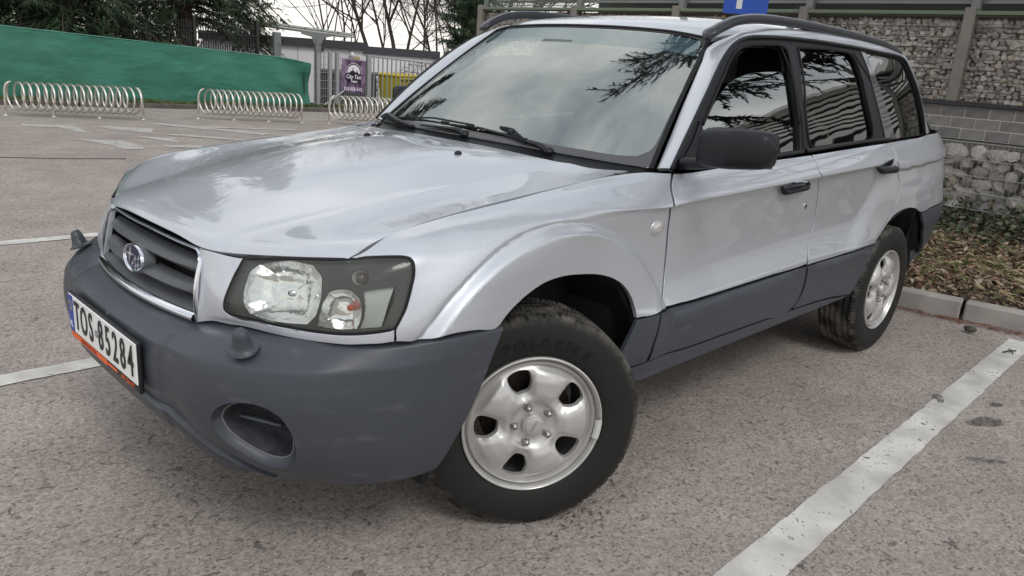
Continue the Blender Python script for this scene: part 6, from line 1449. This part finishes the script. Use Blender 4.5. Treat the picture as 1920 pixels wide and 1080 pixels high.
q = Vector((13.35, 20.31, 0)); MB().sphere(q + Vector((-.05, -.10, 1.14)), .085, 16).out("wall_lamp", bd_, mat("opal_glass", (.75, .74, .68), .3)); q = Vector((12.49, 20.80, 0)); MB().sphere(q + Vector((0, -.06, 1.22)), .05, 12).out("camera_dome", bd_, BLACKP)
MB().box(Vector((13.5, 20.22, 1.02)) - nr * .04, (.16, .02, .16), rz=rz_).out("notice", bd_, mat("notice_yellow", (.5, .36, .12), .5))
bd2 = thing("low_building", "white annex with dark fascia seen between the bare trees", "building", (19, 26, -1.6))
MB().box((19.5, 26.4, .0), (3.6, 3, 2.6), rz=-.62).out("wall", bd2, BW_); MB().box((19.5, 26.4, 1.33), (3.8, 3.2, .30), rz=-.62).out("fascia", bd2, FAS)
# steel canopy with T-shaped post in front of it
cn = thing("shelter_canopy", "pale grey steel canopy on a T shaped post beside the green fence end", "canopy", (9.5, 17.2, -1))
PALE = mat("pale_steel", (.36, .38, .37), .5)
def cz(x): return 1.80 - .065 * (x - 8.8)
A2, B2 = Vector((8.95, 17.35, 0)), Vector((10.75, 16.3, 0))
for k, (off_, th_) in enumerate(((0, .05),)):
    mb = MB(); V = []
    for x_, y_ in ((8.95, 17.35), (10.75, 16.3), (11.6, 18.2), (9.2, 19.6)): V += [(x_, y_, cz(x_)), (x_, y_, cz(x_) + .045)]
    mb.add(V, [(0, 2, 4, 6), (1, 7, 5, 3), (0, 1, 3, 2), (2, 3, 5, 4), (4, 5, 7, 6), (6, 7, 1, 0)]); mb.out("canopy_deck", cn, mat("canopy_pale", (.42, .45, .38), .6), False, None)
for t in (0, .2, .4, .6, .8, 1.0): q = A2.lerp(B2, t); MB().box((q.x, q.y - .02, cz(q.x) - .02), (.05, .03, .10)).out("canopy_bracket", cn, STEEL)
MB().tube([(8.95, 17.33, cz(8.95) - .05), (10.75, 16.28, cz(10.75) - .05)], .03, 6).out("front_beam", cn, PALE)
q = Vector((9.93, 16.75, 0)); MB().box((q.x, q.y, .35), (.16, .12, 2.4), bev=.01).out("canopy_post", cn, STEEL)
MB().prism([(-.42, .0), (.42, .0), (.42, -.06), (.16, -.12), (.09, -.28), (-.09, -.28), (-.16, -.12), (-.42, -.06)], frame((q.x, q.y, cz(q.x) - .06), (.86, -.5, 0), (-.5, -.86, 0)), -.06, .06).out("post_head", cn, STEEL)
q = Vector((9.0, 17.2, 0)); MB().box((q.x, q.y, .35), (.20, .12, 2.5), bev=.01).out("canopy_post", cn, STEEL)
# ---- black picket fence and red-brown hedge behind the netting
pf = thing("picket_fence", "black metal picket fence above the right part of the green netting", "fence", (6, 17.5, 0))
for k in range(64):
    x = 4.9 + k * .055; MB().box((x, 17.9 - .22 * (x - 4.9), .72), (.020, .020, 2.0)).out("picket", pf, GLOSSB)
for z in (.4, 1.45): MB().tube([(4.85, 17.9, z), (8.45, 17.12, z)], .018, 6).out("fence_rail", pf, GLOSSB)
for x in (5.9, 6.95, 8.42): MB().box((x, 17.9 - .22 * (x - 4.9), .76), (.07, .07, 2.15)).out("fence_post", pf, GLOSSB)
# ---- vegetation
def conifer(name, label, x, y, z, h, r, seed, n=260, low=.0, group=None, leafm=None, droop=.35, needles=84, nl=(.12, .30)):
    """trunk, limbs sweeping out and down, hanging sprays of needle-sized blades"""
    rr = random.Random(seed); t = thing(name, label, "tree", (x, y, z), group)
    o = MB().tube([(x + .05 * math.sin(k), y + .05 * math.cos(k * 1.7), z + h * k / 8) for k in range(9)], [.20 * (1 - k / 8.6) * h / 10 + .01 for k in range(9)], 10); tr = o.out("trunk", t, mat("spruce_bark", (.075, .055, .045), .9, noise=(12, .3)))
    LB = MB(); V = []; F = []; MI = []
    for i in range(n):
        q = (i + rr.random()) / n; zz = z + h * (low + (1 - low) * q); R_ = r * (1 - q) ** .75 * rr.uniform(.72, 1.08) + .15; a = rr.uniform(0, 6.283); dx, dy = math.cos(a), math.sin(a)
        pts = []
        for k in range(5):
            s_ = k / 4; pts.append(Vector((x + dx * R_ * s_, y + dy * R_ * s_, zz + R_ * (.12 * s_ - droop * s_ * s_) + rr.gauss(0, .02))))
        LB.tube(pts, [.022 * (1 - k / 5) * (R_ + .4) / 2 + .004 for k in range(5)], 4, cap=False)
        for k in range(int(needles * (R_ / r) ** .7) + 4):
            s_ = rr.random() ** .65; j = min(3, int(s_ * 4)); p = pts[j].lerp(pts[j + 1], s_ * 4 - j) + Vector((rr.gauss(0, .10), rr.gauss(0, .10), rr.gauss(0, .03))) * (.4 + R_ * .35)
            m_ = rr.choice((0, 0, 1, 1, 2)); L2 = rr.uniform(*nl) * (1.3 - .3 * s_); w = L2 * .14; dr = Vector((dx * rr.uniform(-.2, 1) + rr.gauss(0, .5), dy * rr.uniform(-.2, 1) + rr.gauss(0, .5), rr.uniform(-1.1, -.05))).normalized(); sd = dr.cross(Vector((rr.gauss(0, 1), rr.gauss(0, 1), rr.gauss(0, 1)))).normalized()
            for q2 in range(3):
                b0 = p + dr * (L2 * .3 * q2) ; d2 = (dr + sd * (.7 if q2 % 2 else -.7)).normalized(); b = len(V); V += [tuple(b0 - sd * w * .3), tuple(b0 + d2 * L2 * .6 + Vector((0, 0, -.3 * w))), tuple(b0 + sd * w * .35)]; F.append((b, b + 1, b + 2)); MI.append(m_)
            b = len(V); V += [tuple(p - sd * w * .5), tuple(p + dr * L2), tuple(p + sd * w * .5)]; F.append((b, b + 1, b + 2)); MI.append(m_)
    LB.out("limbs", t, mat("spruce_limb", (.06, .045, .035), .9), True, None)
    lm = leafm or [mat("spruce_dark", (.012, .030, .014), .7), mat("spruce_mid", (.026, .056, .020), .7), mat("spruce_pale", (.042, .064, .026), .7)]
    o = part("crown", t, V, F, lm, False, None); o.data.polygons.foreach_set("material_index", MI); return t
SG_ = "dark spruces behind the green fence"
conifer("spruce_tree", "broad dark spruce at the far left above the green fence", -.6, 18.2, -.6, 11, 3.3, 31, 330, .10, SG_)
conifer("spruce_tree", "dark spruce with bare lower twigs, second from the left", 2.3, 18.6, -.6, 12, 3.0, 32, 330, .12, SG_)
conifer("spruce_tree", "spruce with a pale green skirt left of the sky gap", 4.2, 17.8, -.6, 10, 2.5, 33, 300, .10, SG_, droop=.45)
conifer("spruce_tree", "spruce whose drooping branches hang over the black picket fence", 7.4, 19.2, -.6, 12, 2.6, 34, 320, .19, SG_, droop=.55)
conifer("spruce_tree", "tall spruce just outside the left edge of the picture", -4.6, 18.6, -.6, 12, 3.4, 35, 260, .08, SG_)
conifer("spruce_tree", "spruce seen between two others above the left half of the fence", .9, 21.5, -.8, 13, 3.2, 36, 240, .10, SG_)
conifer("spruce_tree", "very tall spruce rising behind the first row above the left fence", -2.5, 24, -.8, 18, 4.2, 41, 330, .12, SG_)
conifer("spruce_tree", "very tall spruce behind the row, above the middle of the green fence", 5.2, 24.5, -.8, 18, 4.2, 42, 330, .14, SG_)
conifer("cypress_tree", "narrow dark evergreen beside the left end of the gabion wall", 13.2, 14.3, -1.2, 7.5, 1.0, 37, 260, .05, None, droop=.0, nl=(.10, .22))
def bare_tree(label, x, y, z, h, seed, stems=3, thick=.22, group="bare trees beyond the car park", spread=.35):
    rr = random.Random(seed); t = thing("bare_tree", label, "tree", (x, y, z), group); T = MB(); Br = MB(); Tw = MB()
    def grow(p, d, L, r, lvl, mb):
        pts = [p]; n = 5; q = p.copy(); dd = d.copy(); segs = []
        for k in range(n):
            dd = (dd + Vector((rr.gauss(0, .10), rr.gauss(0, .10), rr.gauss(.03, .06)))).normalized(); q = q + dd * L / n; pts.append(q.copy()); segs.append(dd.copy())
        mb.tube(pts, [max(.004, r * (1 - .16 * k)) for k in range(n + 1)], 7 if lvl < 1 else 5 if lvl == 1 else 3, cap=False)
        if lvl >= 3: return
        nb = (9, 8, 7)[lvl]
        for k in range(nb):
            s_ = rr.uniform(.30, 1.0); j = min(n - 1, int(s_ * n)); b = pts[j].lerp(pts[j + 1], s_ * n - j); an = rr.uniform(0, 6.283); u = segs[j].orthogonal().normalized(); v = segs[j].cross(u)
            nd = (segs[j] * rr.uniform(.6, 1.0) + (u * math.cos(an) + v * math.sin(an)) * rr.uniform(.45, .9)).normalized()
            grow(b, nd, L * rr.uniform(.42, .68), r * rr.uniform(.32, .5), lvl + 1, Br if lvl == 0 else Tw)
    for s_ in range(stems):
        a = rr.uniform(0, 6.28); d = Vector((math.cos(a) * spread * (s_ > 0), math.sin(a) * spread * (s_ > 0), 1)).normalized()
        grow(Vector((x + rr.gauss(0, .1), y, z)), d, h * rr.uniform(.75, 1.0), thick * rr.uniform(.6, 1.0) if s_ else thick, 0, T)
    BARK = mat("bare_bark", (.075, .062, .052), .9, noise=(9, .3)); T.out("trunk", t, BARK, True, None); Br.out("branches", t, BARK, True, None); Tw.out("twigs", t, mat("twig_brown", (.085, .068, .055), .9), True, None)
def pd(px, d):   # ground bearing along a known sight line
    a = {545: 1.0105, 570: .994, 600: .975, 520: 1.026, 640: .949, 665: .933, 705: .906, 745: .879, 780: .855, 828: .822, 850: .806, 872: .791}[px]
    return -1.55 + d * math.cos(a), -2.17 + d * math.sin(a)
for px, d, st, th, sp, lb in ((520, 44, 1, .13, .2, "thin bare tree leftmost beside the spruce"), (545, 40, 2, .15, .2, "slim bare tree above the white canopy"), (570, 46, 1, .17, .2, "straight bare tree behind the canopy post"), (600, 42, 2, .14, .25, "twin stemmed bare tree above the canopy deck"),
    (640, 52, 2, .14, .3, "distant bare tree left of the thick forked one"), (665, 38, 4, .30, .30, "thick forked bare tree rising behind the white building"), (705, 48, 3, .18, .3, "bare tree with fine arching twigs above the banner"), (745, 44, 2, .20, .3, "bare tree with dark upright stem above the gate"),
    (780, 55, 3, .15, .35, "faint bare tree far beyond the gate"), (828, 36, 5, .34, .22, "thick many stemmed bare tree beside the white lamp pole"), (850, 46, 3, .17, .3, "bare tree close to the windscreen pillar"), (872, 50, 3, .15, .35, "bare tree nearest to the dark evergreen")):
    x, y = pd(px, d); bare_tree(lb, x, y, -1.6, 10.5, px, st, th * .45, spread=sp)
# scrub between the trees
x, y = pd(745, 34); leaves("brown_scrub", 6500, lambda r: (x + r.gauss(0, 2.6), y + r.gauss(0, 1.2)), (.035, .08), [(mat("scrub_brown", (.07, .045, .03), .9), 3), (mat("scrub_green", (.035, .05, .02), .9), 2)], lambda r, a, b: -1.4 + 2.6 * r.random() * math.exp(-((a - x) / 3.2) ** 2), 1.5, 12, 0)
x2, y2 = pd(850, 34); leaves("brown_scrub", 4500, lambda r: (x2 + r.gauss(0, 1.8), y2 + r.gauss(0, 1.0)), (.035, .08), [(mat("scrub_brown", (.07, .045, .03), .9), 3), (mat("scrub_green", (.035, .05, .02), .9), 2)], lambda r, a, b: -1.4 + 3.0 * r.random() * math.exp(-((a - x2) / 2.2) ** 2), 1.5, 13, 0)
leaves("red_hedge", 4200, lambda r: (r.uniform(4.9, 7.2), 18.9 + r.gauss(0, .25)), (.03, .08), [(mat("hedge_red", (.085, .028, .03), .8), 3), (mat("hedge_dark", (.035, .015, .018), .85), 2)], lambda r, a, b: r.uniform(-.6, 1.62), 1.5, 14, 0)
# lamp poles
for px, d, lb, hh_ in ((838 if False else 828, 33, "tall white lamp pole in front of the thick bare tree", 9), (745, 30, "thin grey mast above the steel gate", 1.8)):
    x, y = pd(px, d); x += .35; g = thing("lamp_pole", lb, "lamp pole", (x, y, -1.6)); MB().tube([(x, y, -1.6), (x, y, hh_)], [.09, .05], 10).out("pole", g, mat("white_pole", (.62, .62, .63), .4)); MB().box((x, y, hh_ + .05), (.5, .2, .1), bev=.03).out("lamp_head", g, PALE); MB().lathe([(.0, .1), (.12, .1), (.12, 0), (0, 0)], 12, (x, y, 3.0 if hh_ > 3 else .9)).out("collar", g, PALE)
# far tree line all round, as one mass
V = []; r = random.Random(77)
leaves("far_tree_line", 16000, lambda r: (lambda a, d: (d * math.cos(a), d * math.sin(a)))(r.uniform(.62, 1.75), r.uniform(62, 74)), (.10, .30), [(mat("far_brown", (.11, .095, .085), .9), 3), (mat("far_green", (.06, .075, .05), .9), 1)], lambda r, x, y: -1.5 + 2.6 * r.random() ** 1.5, 1.5, 15, 0)
# ---- what the glass and paint mirror: apartment block with balcony bands, and the conifer that overhangs the car
ap = thing("louvred_building", "long building clad in white horizontal louvres, mirrored in the side windows", "building", (52, -22, 0), None, 0)
AB = mat("louvre_white", (.62, .62, .60), .6); AD = mat("recess_dark", (.04, .045, .045), .6)
AM = Matrix.Translation((52, -22, 0)) @ Matrix.Rotation(math.radians(-68), 4, 'Z')
def apbox(c, d, nm, m_):
    b = MB().box(c, d); b.V = [tuple(AM @ Vector(v)) for v in b.V]; b.out(nm, ap, m_, False, None)
apbox((0, 4, 7.2), (64, 6, 14.4), "wall", AD)
for k in range(17): apbox((0, .6, 1.2 + k * .82), (64, .5, .42), "louvre", AB)
apbox((0, 3.5, 14.7), (66, 9, .5), "roof_slab", AB)
for k in range(9): apbox((-28 + k * 7, 1.2, 7.2), (.35, .5, 14.2), "pier", AB)
lm = [mat("cedar_dark", (.010, .018, .012), .7)] * 3
def overhang():
    rr = random.Random(5); X, Y, Z = 8.6, -6.2, 0; t = thing("conifer_tree", "tall conifer outside the picture whose branches overhang and mirror in the glass", "tree", (X, Y, Z))
    MB().tube([(X, Y, 0), (X + .05, Y, 4), (X, Y + .1, 8), (X, Y, 14)], [.26, .22, .16, .03], 12).out("trunk", t, mat("cedar_bark", (.06, .045, .038), .9, noise=(9, .3)))
    LB = MB(); V = []; F = []
    tips = [(1.1, 1.5, 4.8), (1.5, .6, 5.1), (2.0, 1.8, 5.3), (1.7, 1.1, 4.4), (2.2, .3, 4.5), (1.6, 1.15, 5.0), (2.3, .9, 5.3), (1.9, .1, 5.2), (2.9, 1.5, 5.4), (3.3, -.4, 4.6), (4.6, -1.6, 3.9), (5.4, -2.4, 3.5), (5.0, -3.6, 3.6), (3.6, -2.6, 4.3), (4.2, .6, 4.9), (6.2, -4.4, 3.1), (7.4, -.3, 3.3), (6.6, 1.2, 3.6), (9.5, -4.5, 3.0), (10, -2, 3.6), (2.6, -1.2, 4.9)]
    for k in range(40): a = rr.uniform(0, 6.28); q = rr.random(); R_ = 4.2 * (1 - q) + .6; tips.append((X + R_ * math.cos(a), Y + R_ * math.sin(a), 5.6 + 7.6 * q))
    for i, tp in enumerate(tips):
        tp = Vector(tp); st = Vector((X, Y, tp.z + .5 + .12 * (tp - Vector((X, Y, tp.z))).length)); L_ = (tp - st).length; pts = []
        for k in range(9): s_ = k / 8; p = st.lerp(tp, s_); p.z += .5 * math.sin(math.pi * s_) * .6; p += Vector((rr.gauss(0, .05), rr.gauss(0, .05), 0)); pts.append(p)
        LB.tube(pts, [.05 * (1 - k / 9) + .006 for k in range(9)], 5, cap=False)
        for k in range(int(L_ * 11)):
            s_ = .15 + .85 * rr.random() ** .6; j = min(7, int(s_ * 8)); p = pts[j].lerp(pts[j + 1], s_ * 8 - j); a = rr.uniform(0, 6.28); d = ((tp - st).normalized() * .8 + Vector((math.cos(a) * .9, math.sin(a) * .9, rr.uniform(-.7, .1)))).normalized(); l2 = rr.uniform(.25, .75) * (1.2 - s_ * .5)
            e1 = p + d * l2 * .6 + Vector((0, 0, -.05)); e2 = p + d * l2 + Vector((0, 0, -.16)); LB.tube([p, e1, e2], [.008, .006, .003], 3, cap=False)
            for m_ in range(int(l2 * 60)):
                u = rr.random(); b0 = p.lerp(e1, u * 1.6) if u < .6 else e1.lerp(e2, (u - .6) * 2.5); dd = (d + Vector((rr.gauss(0, .55), rr.gauss(0, .55), rr.gauss(-.15, .45)))).normalized(); ln = rr.uniform(.07, .15); sd = dd.orthogonal().normalized() * .016; b = len(V)
                V += [tuple(b0 - sd), tuple(b0 + sd), tuple(b0 + dd * ln + sd * .4), tuple(b0 + dd * ln - sd * .4)]; F.append((b, b + 1, b + 2, b + 3))
    LB.out("limbs", t, mat("cedar_limb", (.04, .03, .025), .9), True, None); part("crown", t, V, F, lm[0], False, None)
    # the few hanging sprigs that reach into the top of the picture
    S_ = MB(); G = MB()
    for (x, y, z) in ((4.9, .38, 2.28), (4.85, .20, 2.30), (5.1, -.36, 2.30), (5.0, .30, 2.40)):
        pass
overhang()
sp = thing("hanging_sprig", "two drooping conifer sprigs hanging in at the top of the picture", "branch", (5.3, .1, 2.3))
rr = random.Random(9); mb = MB(); V = []; F = []
for (px_, y_, z_, L_) in ((5.2, .47, 2.17, .16), (5.2, .43, 2.16, .16), (5.2, -.18, 2.19, .12)):
    for k in range(14):
        p = Vector((px_ + rr.gauss(0, .03), y_ + rr.gauss(0, .035), z_ + .05)); d = Vector((rr.gauss(0, .25), rr.gauss(0, .30), -1)).normalized(); sd = Vector((0, .0035, 0)); b = len(V); l_ = L_ * rr.uniform(.4, 1); V += [tuple(p - sd), tuple(p + sd), tuple(p + d * l_)]; F.append((b, b + 1, b + 2))
    mb.tube([(px_ + .5, y_ - .6, z_ + .9), (px_ + .1, y_ - .1, z_ + .35), (px_, y_, z_ + .04)], .006, 5)
mb.out("twig", sp, mat("spruce_limb", (.06, .045, .035), .9)); part("needles", sp, V, F, mat("ivy_dark", (.02, .045, .018), .5), False, None)
